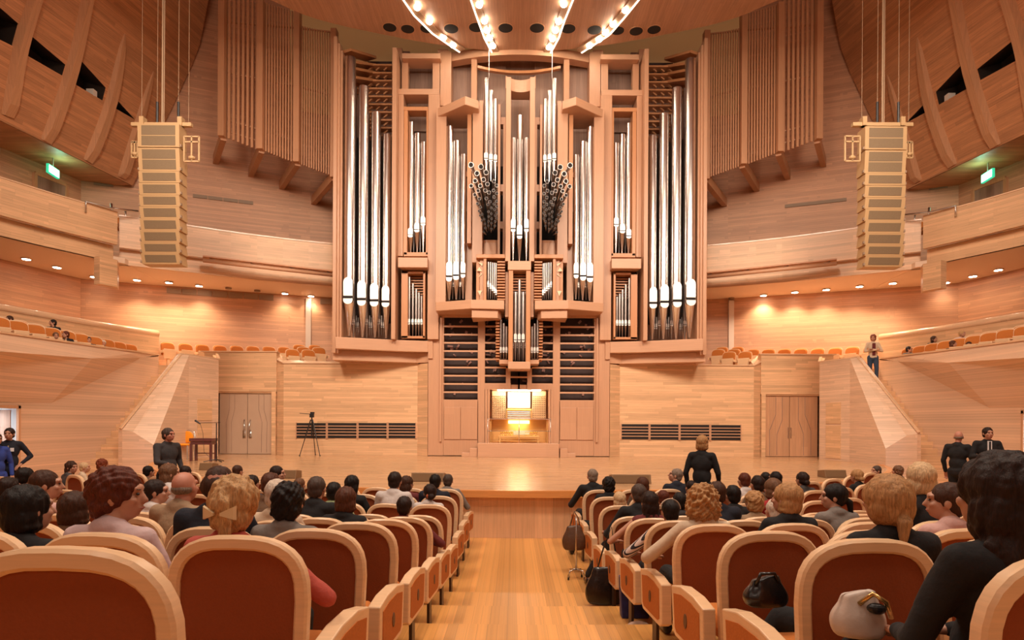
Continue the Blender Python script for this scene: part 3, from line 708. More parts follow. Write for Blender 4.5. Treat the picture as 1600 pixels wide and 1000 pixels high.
# =====================================================================
# THE ORGAN
# =====================================================================
ORG = empty('pipe_organ', (HX, 23.1, .885), 'huge wooden-cased pipe organ with silver pipes filling the middle of the rear stage wall', 'pipe organ')
def zof(py, D, px=650): return P(px, py, D).z
def xof(px, D, side, py=400): return SP(px, py, D, side).x
def pipe(pxt, ytop, wpx, ymt, ymb, ytip, D, side, Dm=None, metal=None, name='pipe', pxm=None):
    """a flue pipe: tall cylinder, flattened mouth with arched upper lip, conical foot"""
    a = SP(pxt, ytop, D, side); r = wpx/2*D/F
    pm = pxt-(ymb-ytop)*RS if pxm is None else pxm
    x = a.x; zt = a.z; zm1 = SP(pm, ymt, D, side).z; zm0 = SP(pm, ymb, D, side).z; z0 = SP(pm, ytip, D, side).z
    n = 20 if wpx > 6 else 12
    y = D+r
    metal = metal or M_PIPE
    mb = MB()
    mb.tube([(x, y, zt), (x, y, zt-.02), (x, y, zm0+(zm1-zm0)*.25), (x, y, zm0), (x, y, zm0-.02*r), (x, y, z0)], [r*.97, r, r, r*.98, r*.96, r*.22], n)
    o = mb.build(name, metal, ORG, smooth='auto')
    # arched upper lip plate and lower lip
    w_ = r*.86; h = zm1-zm0; mb = MB()
    pts = [(-w_, zm0+h*.22)]+[(-w_*math.cos(t), zm1-h*.22+math.sin(t)*h*.22) for t in [PI*k/8 for k in range(9)]]+[(w_, zm0+h*.22)]
    f = lambda yy: [(x+p[0], yy-(0 if abs(p[0]) < w_*.9 else 0), p[1]) for p in pts]
    mb.hexa(f(y-r*1.03), f(y-r*.45))
    lw = [(-w_, zm0+h*.10), (w_, zm0+h*.10)]+[(w_*math.cos(t), zm0+h*.02-math.sin(t)*h*.16) for t in [PI*k/6 for k in range(7)]]
    g = lambda yy: [(x+p[0], yy, p[1]) for p in lw]
    mb.hexa(g(y-r*1.06), g(y-r*.4))
    mb.build('lip', M_LIPM, o)
    MB().box(x-w_*.95, x+w_*.95, y-r*1.01, y-r*.5, zm0+h*.09, zm0+h*.23).build('mouth', M_DARK, o)
    return o
def smallpipe(px, yt, wpx, ym, yb, D, side, metal=None):
    return pipe(px, yt, wpx, ym-5, ym+3, yb, D, side, metal=metal or M_ZINC)
def ob(name, m, *boxes, D=None, t=.3, side=-1, bevel=0, lab=None):
    for b in boxes:
        mb = MB(); d = b[4] if len(b) > 4 else D; tt = b[5] if len(b) > 5 else t
        mb.pxbox(*b[:4], d, tt, side); mb.build(name, m, ORG, bevel=bevel)
for side in (-1, 1):
    M = lambda *p: mir(p, side)
    M2 = lambda p: (p[0] if side < 0 else 2*HX-p[0], p[1])
    # ---------- tower 1 (outermost) ----------
    D1, D1i = 22.2, 22.9
    for k, (xa, xb, yt, dd) in enumerate(((520, 525.5, 56, .0), (526, 530, 64, .12), (530.5, 534.5, 72, .25))):
        a = SP(xa, 300, D1+dd, side).x; b = SP(xb, 300, D1+dd, side).x; z0 = zof(552, D1); z1 = zof(yt, D1, 525)
        X = sorted((a, b)); MB().box(X[0], X[1], D1+dd, D1+dd+1.3, z0, z1).build('outer_post', W_ORG, ORG, bevel=.015)
    for (px, yt, w_, ymt, ymb, ytip, D) in ((545.5, 86, 17, 433, 470, 524, 22.35), (566.5, 132, 15.6, 438, 473, 526, 22.5), (586, 173, 15, 442, 474.5, 526.5, 22.65), (603.5, 208, 13.4, 446, 476, 527.5, 22.8)):
        pipe(px, yt, w_, ymt, ymb, ytip, D, side)
    for (px, yt, w_, D) in ((553.5, 134, 7, 23.1), (574, 175, 6.5, 23.2), (593, 209, 6, 23.3)):
        pipe(px, yt, w_, 498, 506, 527, D, side, metal=M_ZINC)
    ob('interior_shade', M_DARK, (536, 215, 612, 505, 24.2, .1), side=side)  # dark sheet paints the shade inside the case behind the pipes
    for px in (556, 577, 596):
        for j in range(3): smallpipe(px-3+j*3.2, 490+j*3, 2.6, 508, 524, 23.35, side)
    # wooden lattice behind the pipe tops
    mb = MB()
    for k in range(10): y = 101+k*12.3; mb.pxbox(538 if k < 4 else 560, y-1.3, 612, y+1.3, 23.7, .35, side)
    mb.build('lattice_shelf', W_ORGD, ORG)
    mb = MB()
    for k in range(9):
        for j in range(3):
            y = 103+k*12.3; x = 576+j*12; a = SP(x, y+8, 23.9, side); b = SP(x+7, y+2, 23.9, side); mb.bar(a, b, .12, .05)
    mb.build('lattice_slant', W_ORGD, ORG)
    ob('lattice_back', M_LOUV, (574, 96, 612, 216, 24.3, .05), side=side)
    mb = MB()
    for y0, y1 in ((80, 92), (98, 104), (108, 116), (122, 128)): a = SP(540, y0, 22.7, side); b = SP(580, y1, 24.0, side); mb.bar(a, b, .5, .09)
    mb.build('top_fin', W_ORGD, ORG)
    a = SP(612, 300, 22.5, side).x; b = SP(618.5, 300, 22.5, side).x; X = sorted((a, b)); MB().box(X[0], X[1], 22.5, 23.9, zof(530, 22.5), zof(74, 22.5)).build('divider_post', W_ORG, ORG, bevel=.01)
    # ledge
    pl = [(xof(524, 22.0, -1, 535), 22.0), (xof(621, 22.8, -1, 540), 22.8), (xof(669, 23.0, -1, 540), 23.0), (xof(669, 23.0, -1), 24.4), (xof(524, 22, -1)-.05, 24.4)]
    zt, zb = zof(526, 22.0, 524), zof(544.5, 22.0, 524)
    MB().prism([M2(p) for p in pl], zb, zt).build('ledge', W_ORGH, ORG, bevel=.02)
    pl = [(xof(519.5, 22.4, -1, 560), 22.4), (xof(650, 23.35, -1, 570), 23.35), (xof(669, 23.2, -1, 570), 23.2), (xof(669, 23.5, -1), 24.4), (xof(519.5, 22.4, -1)-.05, 24.4)]
    MB().prism([M2(p) for p in pl], zof(562.5, 22.4, 519), zb-.001).build('lower_ledge', W_ORGH, ORG, bevel=.02)
    mb = MB(); pl2 = [(xof(535, 22.9, -1, 570), 22.9), (xof(600, 23.48, -1), 23.48), (xof(600, 23.48, -1), 24.2), (xof(535, 22.9, -1), 24.2)]
    mb.prism([M2(p) for p in pl2], 4.33, zof(562.5, 22.4, 519)); mb.build('soffit_block', W_ORG, ORG)
    # ---------- tower 2 ----------
    D = 22.9
    ob('tower_post', W_ORG, (628, 88, 637.5, 143), (676, 88, 687, 165), D=D+.3, side=side)
    ob('tower_post', W_ORG, (619, 75, 628, 143), D=D+.6, side=side)
    ob('rear_pipes', W_BACK, (637, 92, 677, 205), D=24.1, t=.1, side=side)
    ob('top_rail', W_ORGH, (622, 138.5, 686, 147.5), (628, 83, 688, 91), D=D, t=.7, side=side, bevel=.015)
    ob('frame_post', W_ORG, (622, 147.5, 630, 400), D=D, t=1.1, side=side, bevel=.01)
    ob('frame_post', W_ORG, (668.5, 147.5, 686, 530), D=D, t=1.1, side=side, bevel=.01)
    ob('inner_frame', W_ORGD, (630.6, 166.5, 669.5, 172.5), (630.6, 172.5, 636.5, 398), (665.8, 172.5, 669.5, 398), (630.6, 394, 669.5, 400.5), D=D+.05, t=.5, side=side, bevel=.01)
    for (px, yt, w_, ymt, ymb, ytip) in ((642, 189.5, 8.6, 356, 369, 395), (652, 207, 8.6, 348, 361, 395), (661.5, 221, 8, 338, 351, 395)):
        pipe(px, yt, w_, ymt, ymb, ytip, D+.15, side)
    for (px, yt) in ((647, 215), (656.8, 224)): pipe(px, yt, 4, 352, 360, 395, D+.5, side, metal=M_ZINC)
    ob('interior_shade', M_DARK, (630, 290, 670, 396, 24.0, .1), side=side)
    ob('interior_shade', M_DARK, (619, 420, 668, 527, 24.15, .1), (621, 172, 631, 400, 24.0, .1), side=side)
    pl = [(xof(621.5, 22.5, -1, 410), 22.5), (xof(668, 22.5, -1, 410), 22.5), (xof(668, 22.5, -1, 410), 23.5), (xof(634, 23.2, -1), 23.4)]
    MB().prism([M2(p) for p in pl], zof(418, 22.5), zof(402, 22.5)).build('ledge', W_ORGH, ORG, bevel=.02)
    ob('cabinet_frame', W_ORGD, (627, 424, 637, 528), (661, 424, 664, 528), (627, 424, 664, 427), (627, 525, 664, 528.5), D=22.85, t=.6, side=side)
    mb = MB()
    for k in range(9): y = 430+k*4.2; mb.pxbox(640, y-.8, 661, y+.8, 23.2, .12, side)
    mb.build('cabinet_slats', W_ORGD, ORG)
    for k, px in enumerate((639.5, 645, 650, 654.3, 658.6)): smallpipe(px, (433, 443, 451, 457, 462)[k], 4.0, 503, 525, 22.95, side)
    # ---------- tower 3 ----------
    D = 22.3
    ob('rear_pipes', W_BACK, (704, 87, 738, 330), D=23.9, t=.1, side=side)
    ob('tower_post', W_ORG, (688, 80, 705, 165), (736.5, 84, 745, 165), D=23.2, t=.7, side=side)
    pl = [(xof(681, 22.0, -1, 165), 22.55), (xof(727, 21.7, -1, 150), 21.7), (xof(748, 22.0, -1, 155), 22.0), (xof(748, 22.0, -1, 155), 23.5), (xof(681, 22.0, -1, 165), 23.5)]
    zt = zof(150, 21.7, 727); MB().prism([M2(p) for p in pl], zt-.30, zt).build('canopy', W_ORGH, ORG, bevel=.02)
    ob('frame_post', W_ORG, (681, 167, 697, 478), D=D+.25, t=1.1, side=side, bevel=.01)
    ob('frame_post', W_ORG, (738, 160, 754, 410), D=D, t=1.2, side=side, bevel=.01)
    ob('frame_post', W_ORG, (727, 380, 738, 470), D=D+.5, t=.6, side=side, bevel=.01)
    ob('divider_fin', W_ORGD, (730, 173, 736.5, 380), D=D+.1, t=.9, side=side)
    for (px, yt, w_, ymt, ymb, ytip) in ((702.8, 196, 10.8, 409, 436, 468), (713.5, 219, 10.2, 409, 434, 467), (724.3, 240, 8.2, 409, 431, 466)):
        pipe(px, yt, w_, ymt, ymb, ytip, D+.15, side)
    for (px, yt) in ((708.3, 224), (719.5, 244)): pipe(px, yt, 4, 440, 447, 467, D+.5, side, metal=M_ZINC)
    ob('interior_shade', M_DARK, (697, 330, 738, 468, 23.6, .1), side=side)
    pl = [(xof(680, 22.2, -1, 470), 22.3), (xof(736, 21.8, -1, 470), 21.8), (xof(788, 21.9, -1, 470), 21.9), (xof(788, 21.9, -1, 470), 23.2), (xof(680, 22.2, -1, 470), 23.2)]
    zt = zof(468, 21.8, 736); MB().prism([M2(p) for p in pl], zt-.32, zt).build('ledge', W_ORGH, ORG, bevel=.02)
    pl = [(xof(737, 21.9, -1, 470), 21.9), (xof(778, 22.1, -1, 470), 22.0), (xof(784, 22.3, -1), 22.4), (xof(737, 22.1, -1, 470), 22.9)]
    MB().prism([M2(p) for p in pl], zt-.62, zt-.32).build('lower_ledge', W_ORGH, ORG, bevel=.02)
    # ---------- upper small pipes and reed trumpets ----------
    ob('rear_pipes', W_BACK, (745, 92, 790, 300), D=24.0, t=.1, side=side)
    for (px, yt, w_, ymt, ymb, ytip) in ((760, 121, 7, 238, 249, 282), (767.5, 140, 6.6, 240, 251, 282), (774.5, 153.5, 5.8, 241, 252, 282)):
        pipe(px, yt, w_, ymt, ymb, ytip, 22.5, side)
    for (px, yt) in ((764.2, 146), (771, 156)): pipe(px, yt, 3, 246, 252, 282, 22.8, side, metal=M_ZINC)
    ob('frame_post', W_ORG, (748.5, 157, 754.5, 400), D=22.5, t=.5, side=side)
    ob('ladder_post', W_ORG, (778, 163, 781.5, 402), (786, 183, 789.5, 402), D=22.6, t=.6, side=side)
    ob('ladder_rung', W_ORG, (781, 183, 787, 194), (781, 288, 787, 299), (781, 346, 787, 357), D=22.7, t=.4, side=side)
    ob('interior_shade', M_DARK, (745, 260, 791, 405, 23.6, .1), side=side)
    ob('reed_chest', W_ORGD, (752, 375, 778, 403, 22.9, .5), (728, 268, 757, 276, 22.6, .2), (745, 280, 754, 403, 22.8, .3), side=side)
    ob('reed_panel', W_ORG, (756, 379, 776, 402, 22.85, .06), side=side)
    bells = [(100, 110), (197, 128), (247, 183), (158, 193), (140, 265), (222, 253), (260, 298), (190, 315), (102, 315), (323, 272), (350, 312), (320, 360), (352, 388), (170, 362), (240, 360), (275, 380), (137, 402), (180, 440), (250, 437), (325, 425), (350, 467), (283, 470), (162, 488), (265, 497), (325, 492), (352, 517), (192, 522), (298, 532), (330, 547), (178, 560), (270, 565), (352, 578), (298, 587), (210, 592), (188, 605), (335, 605), (272, 615), (228, 640), (300, 637), (350, 632), (335, 660), (205, 655), (270, 662), (300, 680), (235, 685), (268, 705), (333, 705), (240, 727), (298, 735), (222, 765)]
    for j, (u, v_) in enumerate(bells):
        r = max(.036, .088-.075*max(0, v_-150)/650) if u < 300 else max(.034, .060-.03*(v_-270)/500)
        b = SP(720+u/6.25, 240+v_/6.25, 20.6, side); bu = 265+(u-250)*.62; bv = v_+min(170, (850-v_)*.32)
        e = SP(720+bu/6.25, 240+bv/6.25, 22.95, side)
        d = (b-e).normalized(); mb = MB()
        mb.tube([e, e.lerp(b, .8), b], [r*.5, r*.72, r], 12)
        tp = mb.build('trumpet_pipe', M_ZINC, ORG, smooth='auto')
        MB().tube([b-d*.01, b+d*.004], r*.86, 10).build('bore_shade', M_DARK, tp)  # dark disc on the capped bell paints the shade of its bore
    # ---------- small bay ----------
    ob('bay_frame', W_ORGD, (744, 402, 750, 470, 22.2, .2), (755.5, 404, 760, 470, 22.0, .2), (744, 397, 789, 403, 21.95, .9), side=side, bevel=.01)
    ob('bay_panel', W_ORG, (750, 403, 756, 470, 22.12, .06), side=side)
    for (x0, y0, x1, y1, x2, y2) in ((747, 409, 754, 412, 753, 416), (745, 423, 749, 417, 753, 424), (747, 433, 753, 427, 753, 429), (746, 454, 753, 454, 750, 462)):
        mb = MB(); tri = [SP(x0, y0, 22.08, side), SP(x1, y1, 22.08, side), SP(x2, y2, 22.08, side)]; mb.hexa(tri, [q+Vector((0, .04, 0)) for q in tri]); mb.build('cream_inlay', mat('cream_inlay', (.8, .62, .42), .5), ORG)
    for k, px in enumerate((763, 766.4, 769.6, 772.6, 775.4)): smallpipe(px, 409+k*.5, 2.9, 444+k*3.2, 467, 22.1, side)
    mb = MB()
    for k in range(14): y = 409+k*4.5; mb.pxbox(777, y-1, 789, y+1, 22.0, .7, side)
    mb.build('bay_slats', W_ORGD, ORG)
    ob('interior_shade', M_DARK, (758, 405, 790, 470, 22.9, .1), side=side)
    # ---------- mini group beside the centre tower ----------
    for k, px in enumerate((782.6, 787.2, 791.4)): smallpipe(px, (498, 505, 510)[k], 4, 547, 562, 22.5, side)
    ob('pipe_shelf', W_ORGH, (780, 562, 794, 568.5), D=22.35, t=.9, side=side, bevel=.01)
    mb = MB()
    for k in range(14): y = 500+k*4.7; mb.pxbox(774.5, y-1, 780.5, y+1, 22.4, .8, side)
    mb.build('fin_slats', W_ORGD, ORG)
    # ---------- base ----------
    ob('base_frame', W_ORG, (669, 494, 693, 711.5), (746.5, 494, 757.5, 692), D=23.1, t=.9, side=side)
    ob('base_trim', W_ORG, (790.5, 598, 798, 609), (687, 494, 690, 690), (669, 478, 788, 496), (669, 530, 676, 560), D=23.02, t=.08, side=side)
    ob('base_frame', W_ORG, (693, 626, 747, 711.5, 23.1, .9), (790.5, 575, 797.5, 608, 23.1, .7), (757.5, 601, 812, 608.5, 23.1, .9), side=side)
    for xa, xb in ((694, 719.3), (720, 745.5)): ob('cupboard_door', W_ORG, (xa, 636, xb, 686.5, 23.06, .06), side=side, bevel=.008)
    ob('louver_back', M_LOUV, (692, 494, 747, 628, 23.5, .1), (757, 494, 812, 603, 23.5, .1), side=side)
    for k in range(10):
        y = 510+k*12.85; ob('louver_slat', W_ORGH, (693, y-1.3, 746.5, y+1.3, 23.12, .07), side=side)
        if y < 602 and k < 8: ob('louver_slat', W_ORGH, (757.5, y-1.3, 790.5 if y < 600 else 791, y+1.3, 23.12, .07), side=side)
    mb = MB(); rnd = random.Random(5)
    for k in range(46):
        x = rnd.choice((rnd.uniform(696, 744), rnd.uniform(760, 806))); y = rnd.uniform(500, 620) if x < 750 else rnd.uniform(500, 598)
        a = SP(x, y, 23.45, side); q = rnd.uniform(0, PI); l = rnd.uniform(.08, .22); dx, dz = math.cos(q)*l, math.sin(q)*l; w2 = rnd.uniform(.03, .09)
        mb.bar(a, a+Vector((dx, 0, dz)), w2, .02, up=(0, 1, 0))
    mb.build('louver_fold', mat('louver_fold', (.30, .15, .12), .6), ORG)['kind'] = 'stuff'
    # top side compartments
    ob('rear_pipes', W_BACK, (619, 80, 640, 150), D=24.3, t=.1, side=side)
# ---------- centre tower ----------
def cbox(xa, xb, ya, yb, D, t): return (xa, ya, xb, yb, D, t)
D = 22.0
for side in (-1, 1):
    ob('centre_post', W_ORG, (790, 120, 798, 408, D, .9), side=side, bevel=.01)
    ob('centre_lower_post', W_ORGD, (794.5, 421, 801.5, 566, D, .7), side=side, bevel=.01)
    ob('centre_post', W_ORG, (789.5, 425, 794.3, 495, D+.2, .6), side=side)
mb = MB(); n = 10; pts0 = []
for i in range(n+1):
    t = i/n*2-1; x = HX+t*.53; pts0.append((x, 21.98+.28*(1-t*t)))
plan = pts0+[(HX+.53, 22.8), (HX-.53, 22.8)]
z0, z1 = zof(138, D, 812), zof(119, D, 812)
mb.prism(plan, z0, z1); mb.build('concave_head', W_ORGH, ORG)
ob('rear_pipes', W_BACK, (797, 138, 827, 408), D=23.6, t=.1)
for (px, yt, w_, ymt, ymb, ytip) in ((802.5, 214.7, 8.2, 341.5, 360, 407), (812.7, 179, 9.6, 351, 370.5, 407), (823.3, 214.7, 8.2, 341.5, 360, 407)):
    pipe(px, yt, w_, ymt, ymb, ytip, 22.15, -1)
ob('interior_shade', M_DARK, (797, 330, 828, 408, 23.2, .1), (799, 422, 825, 566, 23.0, .1))
ob('centre_rail', W_ORGH, (793.5, 407.5, 830, 422), D=21.95, t=.9, bevel=.02)
mb = MB()
for k in range(8): y = 427+k*4.4; mb.pxbox(801, y-1, 823.5, y+1, 22.4, .1)
mb.build('centre_slats', W_ORGD, ORG)
for (px, yt, w_) in ((805.6, 456, 5.4), (811.7, 437, 5.2), (817.8, 456, 5.4)): pipe(px, yt, w_, 521, 533, 563, 22.15, -1, metal=M_ZINC)
for px in (803, 808.8, 814.7, 820.6): smallpipe(px, 456, 2.4, 540, 563, 22.35, -1)
ob('centre_foot', W_ORGH, (793.6, 565, 828.8, 576.5), D=21.95, t=1.1, bevel=.02)
ob('louver_slat', W_ORGH, (797.5, 588, 824, 590.6, 23.12, .07)); ob('louver_slat', W_ORGH, (797.5, 576, 824, 578, 23.12, .07))
# cornice over the middle and the curved rail
def cornice(y, h, D0, bow, xa, xb, name, mt, t):
    a = P(xa, y, D0); b = P(xb, y, D0); n = 16; mb = MB(); zc = (a.z+b.z)/2; hh = h*D0/F
    pts = [(a.x+(b.x-a.x)*i/n, D0-bow*(1-(i/n*2-1)**2)) for i in range(n+1)]
    mb.prism(pts+[(p[0], p[1]+t) for p in pts[::-1]], zc-hh/2, zc+hh/2); mb.build(name, mt, ORG)
cornice(91, 13, 23.4, .5, 699, 923, 'cornice', W_ORGH, .4)
cornice(104, 4, 23.1, -.35, 746, 876, 'curved_rail', W_ORGD, .15)
ob('rear_pipes', W_BACK, (745, 95, 878, 200), D=24.2, t=.1)
for side in (-1, 1): ob('cornice_end', W_ORGH, (684, 77, 700, 90, 23.25, .5), side=side)
for side in (-1, 1):
    a = SP(764, 122, 22.55, side); tag(MB().tube([a, (a.x, a.y, ZR)], .008, 5).build('stay_cable', M_STEEL, ORG))
# solid back so the organ is a body with depth
mb = MB(); mb.box(HX-6.4, HX-3.2, 24.25, 24.9, 4.4, 15.3); mb.box(HX+3.2, HX+6.4, 24.25, 24.9, 4.4, 15.3); mb.box(HX-3.3, HX-1.25, 24.25, 24.9, .89, 15.4); mb.box(HX+1.25, HX+3.3, 24.25, 24.9, .89, 15.4); mb.box(HX-1.25, HX+1.25, 24.8, 25, .89, 15.4)
mb.build('case_back', W_BACK, ORG)

# ---------- console niche ----------
D = 23.1
x0, x1 = xof(757.8, D, -1, 650), xof(864.2, D, -1, 650); z0, z1 = zof(692, D, 812), zof(608.5, D, 812); dp = 1.25
mb = MB(); mb.quad((x0, D+dp, z0), (x1, D+dp, z0), (x1, D+dp, z1), (x0, D+dp, z1))
for x in (x0, x1): mb.quad((x, D+.05, z0), (x, D+dp, z0), (x, D+dp, z1), (x, D+.05, z1))
mb.quad((x0, D+.05, z1), (x1, D+.05, z1), (x1, D+dp, z1), (x0, D+dp, z1)); mb.quad((x0, D+.05, z0), (x1, D+.05, z0), (x1, D+dp, z0), (x0, D+dp, z0))
mb.build('console_niche', W_ORGD, ORG, recalc=False)
CON = empty('organ_console', (HX, D+.5, z0), 'brightly lit organ console with manuals, stop knobs and pedals in the organ base', 'organ console')
W_CON = wood('console_wood', (.70, .40, .14), 1, .3, .04, .4, grain=.06)
xw = x1-x0; u = lambda t: x0+xw*t; vz = lambda py: zof(py, D, 812)
for (ta, tb, nm_) in ((.095, .30, 'left'), (.70, .905, 'right')):
    jm = MB().box(u(ta), u(tb), D+.62, D+.72, vz(654), vz(609.5)).build('stop_jamb', mat('jamb_cream', (.70, .50, .28), .5), CON)
    mb = MB()
    for i in range(7):
        for j in range(11):
            t = (i+.6)/7.2; xx = u(ta)+(u(tb)-u(ta))*t; zz = vz(652)+(vz(618)-vz(652))*(j/10); mb.tube([(xx, D+.62, zz), (xx, D+.57, zz)], .021, 6)
    o = mb.build('stop_knobs', mat('stop_knob', (.16, .06, .02), .4), jm); o['kind'] = 'stuff'
MB().box(u(.33), u(.67), D+.66, D+.70, vz(637), vz(611)).build('music_desk', mat('desk_cream', (.88, .78, .6), .5), CON, bevel=.01)
mb = MB(); mb.box(u(.31), u(.69), D+.60, D+.70, vz(641), vz(638)); mb.box(u(.31), u(.325), D+.2, D+.7, vz(655), vz(642)); mb.box(u(.675), u(.69), D+.2, D+.7, vz(655), vz(642)); mb.build('keydesk', W_CON, CON)
for k in range(4):
    y = 642.5+k*3.1; kb = MB().box(u(.33), u(.67), D+.52-.10*k, D+.68-.10*k, vz(y+1.4), vz(y+.2)).build('manual', mat('ivory', (.9, .86, .76), .35), CON)
    mb = MB()
    for i in range(25):
        if i % 7 in (2, 6): continue
        xx = u(.34)+(u(.66)-u(.34))*i/25; mb.box(xx, xx+.012, D+.57-.10*k, D+.67-.10*k, vz(y+.2), vz(y+.2)+.012)
    mb.build('black_keys', M_BLACK, kb)
MB().box(u(.06), u(.94), D+.2, D+.75, vz(655.5), vz(654)).build('table_edge', mat('edge_pink', (.7, .42, .3), .4), CON, bevel=.01)
mb = MB(); mb.box(u(.06), u(.09), D+.3, D+.7, z0, vz(655.5)); mb.box(u(.91), u(.94), D+.3, D+.7, z0, vz(655.5)); mb.box(u(.06), u(.94), D+.72, D+.78, z0, vz(655.5)); mb.build('case_panel', W_CON, CON)
mb = MB(); mb.box(u(.34), u(.66), D+.66, D+.70, vz(662), vz(657)); mb.build('knee_lamp', mat('knee_lamp', (1, .8, .4), .5, emis=(1, .72, .3), estr=3.0), CON)
for a_, b_ in ((.22, .41), (.59, .78)):
    mb = MB()
    for r_ in range(2):
        for i in range(6):
            t = a_+(b_-a_)*(i+.5)/6; mb.tube([(u(t), D+.5-.08*r_, vz(676+r_*4.5)), (u(t), D+.45-.08*r_, vz(676+r_*4.5)-.01)], .035, 8)
    mb.build('toe_pistons', mat('brass', (.85, .55, .12), .3, .8), CON, smooth=True)
MB().box(u(.42), u(.66), D+.45, D+.55, vz(680), vz(674)).build('swell_pedal', mat('swell_pale', (.70, .74, .52), .5), CON)
mb = MB()
for i in range(26): t = .2+.6*i/25; mb.box(u(t)-.012, u(t)+.012, D+.12, D+.6, z0+.10, z0+.13)
mb.build('pedal_keys', W_CON, CON)
bench = empty('organ_bench', (HX, D-.0, z0), 'pale wooden organ bench with curved apron below the console', 'bench')
mb = MB(); mb.box(u(.20), u(.80), D+.0, D+.28, vz(683.5), vz(681)); 
mb.prism([(u(.2), D+.02), (u(.8), D+.02), (u(.8), D+.08), (u(.2), D+.08)], vz(685.5), vz(683)); mb.build('seat', W_CON, bench, bevel=.008)
for t in (.21, .77): MB().box(u(t), u(t+.02), D+.0, D+.28, z0, vz(683)).build('leg', W_CON, bench)
# niche posts (folded doors)
for t0, t1 in ((.0, .035), (.04, .065), (.935, .96), (.965, 1.0)):
    MB().box(u(t0), u(t1), D-.04, D+.3, z0, z1).build('folded_door', W_ORG, ORG)
area('console_lamp', (HX, D+.30, z1-.03), xw*.72, 30, (1, .80, .52), (HX, D+.75, z0+.8), .14)
mb = MB(); mb.box(u(.18), u(.82), D+.18, D+.40, z1-.035, z1-.002); mb.build('strip_lamp', mat('console_strip', (1, .95, .85), .5, emis=(1, .87, .66), estr=18), CON)
d = bpy.data.lights.new('knee_lamp_light', 'AREA'); d.energy = 6; d.size = .7; d.color = (1, .68, .28); lo = bpy.data.objects.new('knee_lamp_light', d); COL.objects.link(lo); lo.location = (HX, D+.6, vz(660)); lo.rotation_euler = (PI/3, 0, 0)
# plinth, steps, rail
xp0, xp1 = xof(746.3, 22.5, -1, 700), xof(873.5, 22.5, -1, 700)
tag(MB().box(xp0, xp1, 22.5, 23.05, .885, z0+.0).build('console_plinth', W_ORGH, origin=((xp0+xp1)/2, 22.7, .885), bevel=.01), 'long low wooden plinth in front of the organ console', 'platform')
for side, nm in ((-1, 'left'), (1, 'right')):
    X = lambda px: xof(px, 22.7, side, 705)
    mb = MB(); a, b, c = X(721.6), X(734), X(746); 
    for (p, q, zz) in ((a, b, 1.04), (b, c, 1.20)): X_ = sorted((p, q)); mb.box(X_[0], X_[1], 22.6, 23.0, .885, zz)
    tag(mb.build('stage_steps', W_ORGH, origin=(b, 22.8, .885), bevel=.008), 'small pair of wooden steps at the %s end of the console plinth' % nm, 'steps')
root = empty('safety_rail', (HX, 22.6, z0), 'thin chrome rail standing on the plinth before the organ console', 'rail')
mb = MB(); ra, rb = u(.045), u(.955); zt = vz(654.5)
for x in (ra, (ra+rb)/2, rb): MB().tube([(x, 22.75, z0), (x, 22.75, zt)], .014, 8).build('post', M_STEEL, root, smooth=True)
for z in (zt, (zt+z0)/2): MB().tube([(ra, 22.75, z), (rb, 22.75, z)], .012, 8).build('crossbar', M_STEEL, root, smooth=True)

# =====================================================================
# THINGS ON STAGE
# =====================================================================
ZS = .885
def ons(px, py): return onz(px, py, ZS)
# camera tripod
b = ons(487, 712); root = empty('camera_tripod', b, 'black camera tripod standing on the stage before the left air grilles', 'tripod')
h = 1.58; mb = MB(); mb.tube([b+Vector((0, 0, .75)), b+Vector((0, 0, h-.15))], .025, 8); mb.build('centre_column', M_BLACK, root)
for a in (210, 330, 90):
    a = math.radians(a); e = b+Vector((math.cos(a)*.43, math.sin(a)*.43, 0)); t = b+Vector((math.cos(a)*.04, math.sin(a)*.04, h-.25)); mm_ = t.lerp(e, .5)
    mb = MB(); mb.tube([t, mm_], .022, 6); mb.tube([mm_, e], .014, 6); mb.ell(e+Vector((0, 0, .015)), .025, 8, 6); mb.build('leg', M_BLACK, root)
mb = MB(); mb.box(b.x-.07, b.x+.07, b.y-.07, b.y+.07, b.z+h-.17, b.z+h-.03); mb.box(b.x-.05, b.x+.09, b.y-.05, b.y+.05, b.z+h-.03, b.z+h+.03); mb.build('pan_head', M_BLACK, root, bevel=.01)
MB().tube([b+Vector((0, 0, h-.05)), b+Vector((-.42, -.1, h-.02))], .012, 6).build('pan_handle', M_BLACK, root)
# orange chair
b = ons(286, 722); b.y = 20.6; b.x = P(287, 720, 20.6).x; b.z = ZS; root = empty('stacking_chair', b, 'orange upholstered stacking chair with a tubular metal frame on the left of the stage', 'chair')
def L(x, y, z): return b+Vector((x, y, z))
MB().ell(L(0, .0, .47), (.25, .24, .045), 16, 8).build('seat', mat('bright_orange_fabric', (.85, .30, .01), .8, noise=.1, nscale=50), root, smooth=True)
mb = MB(); mb.ell(L(-.02, .24, .72), (.22, .03, .20), 16, 10); mb.build('backrest', MATS['bright_orange_fabric'], root, smooth=True)
mb = MB(); mb.tube([L(-.24, .24, .5), L(-.24, .27, .7), L(-.2, .29, .90), L(0, .3, .95), L(.2, .29, .90), L(.24, .27, .7), L(.24, .24, .5)], .012, 6); mb.build('back_frame', M_STEEL, root, smooth=True)
for sx, sy in ((-1, -1), (1, -1), (-1, 1), (1, 1)): MB().tube([L(sx*.22, sy*.2, .46), L(sx*.25, sy*.25, 0)], .012, 6).build('leg', M_STEEL, root)
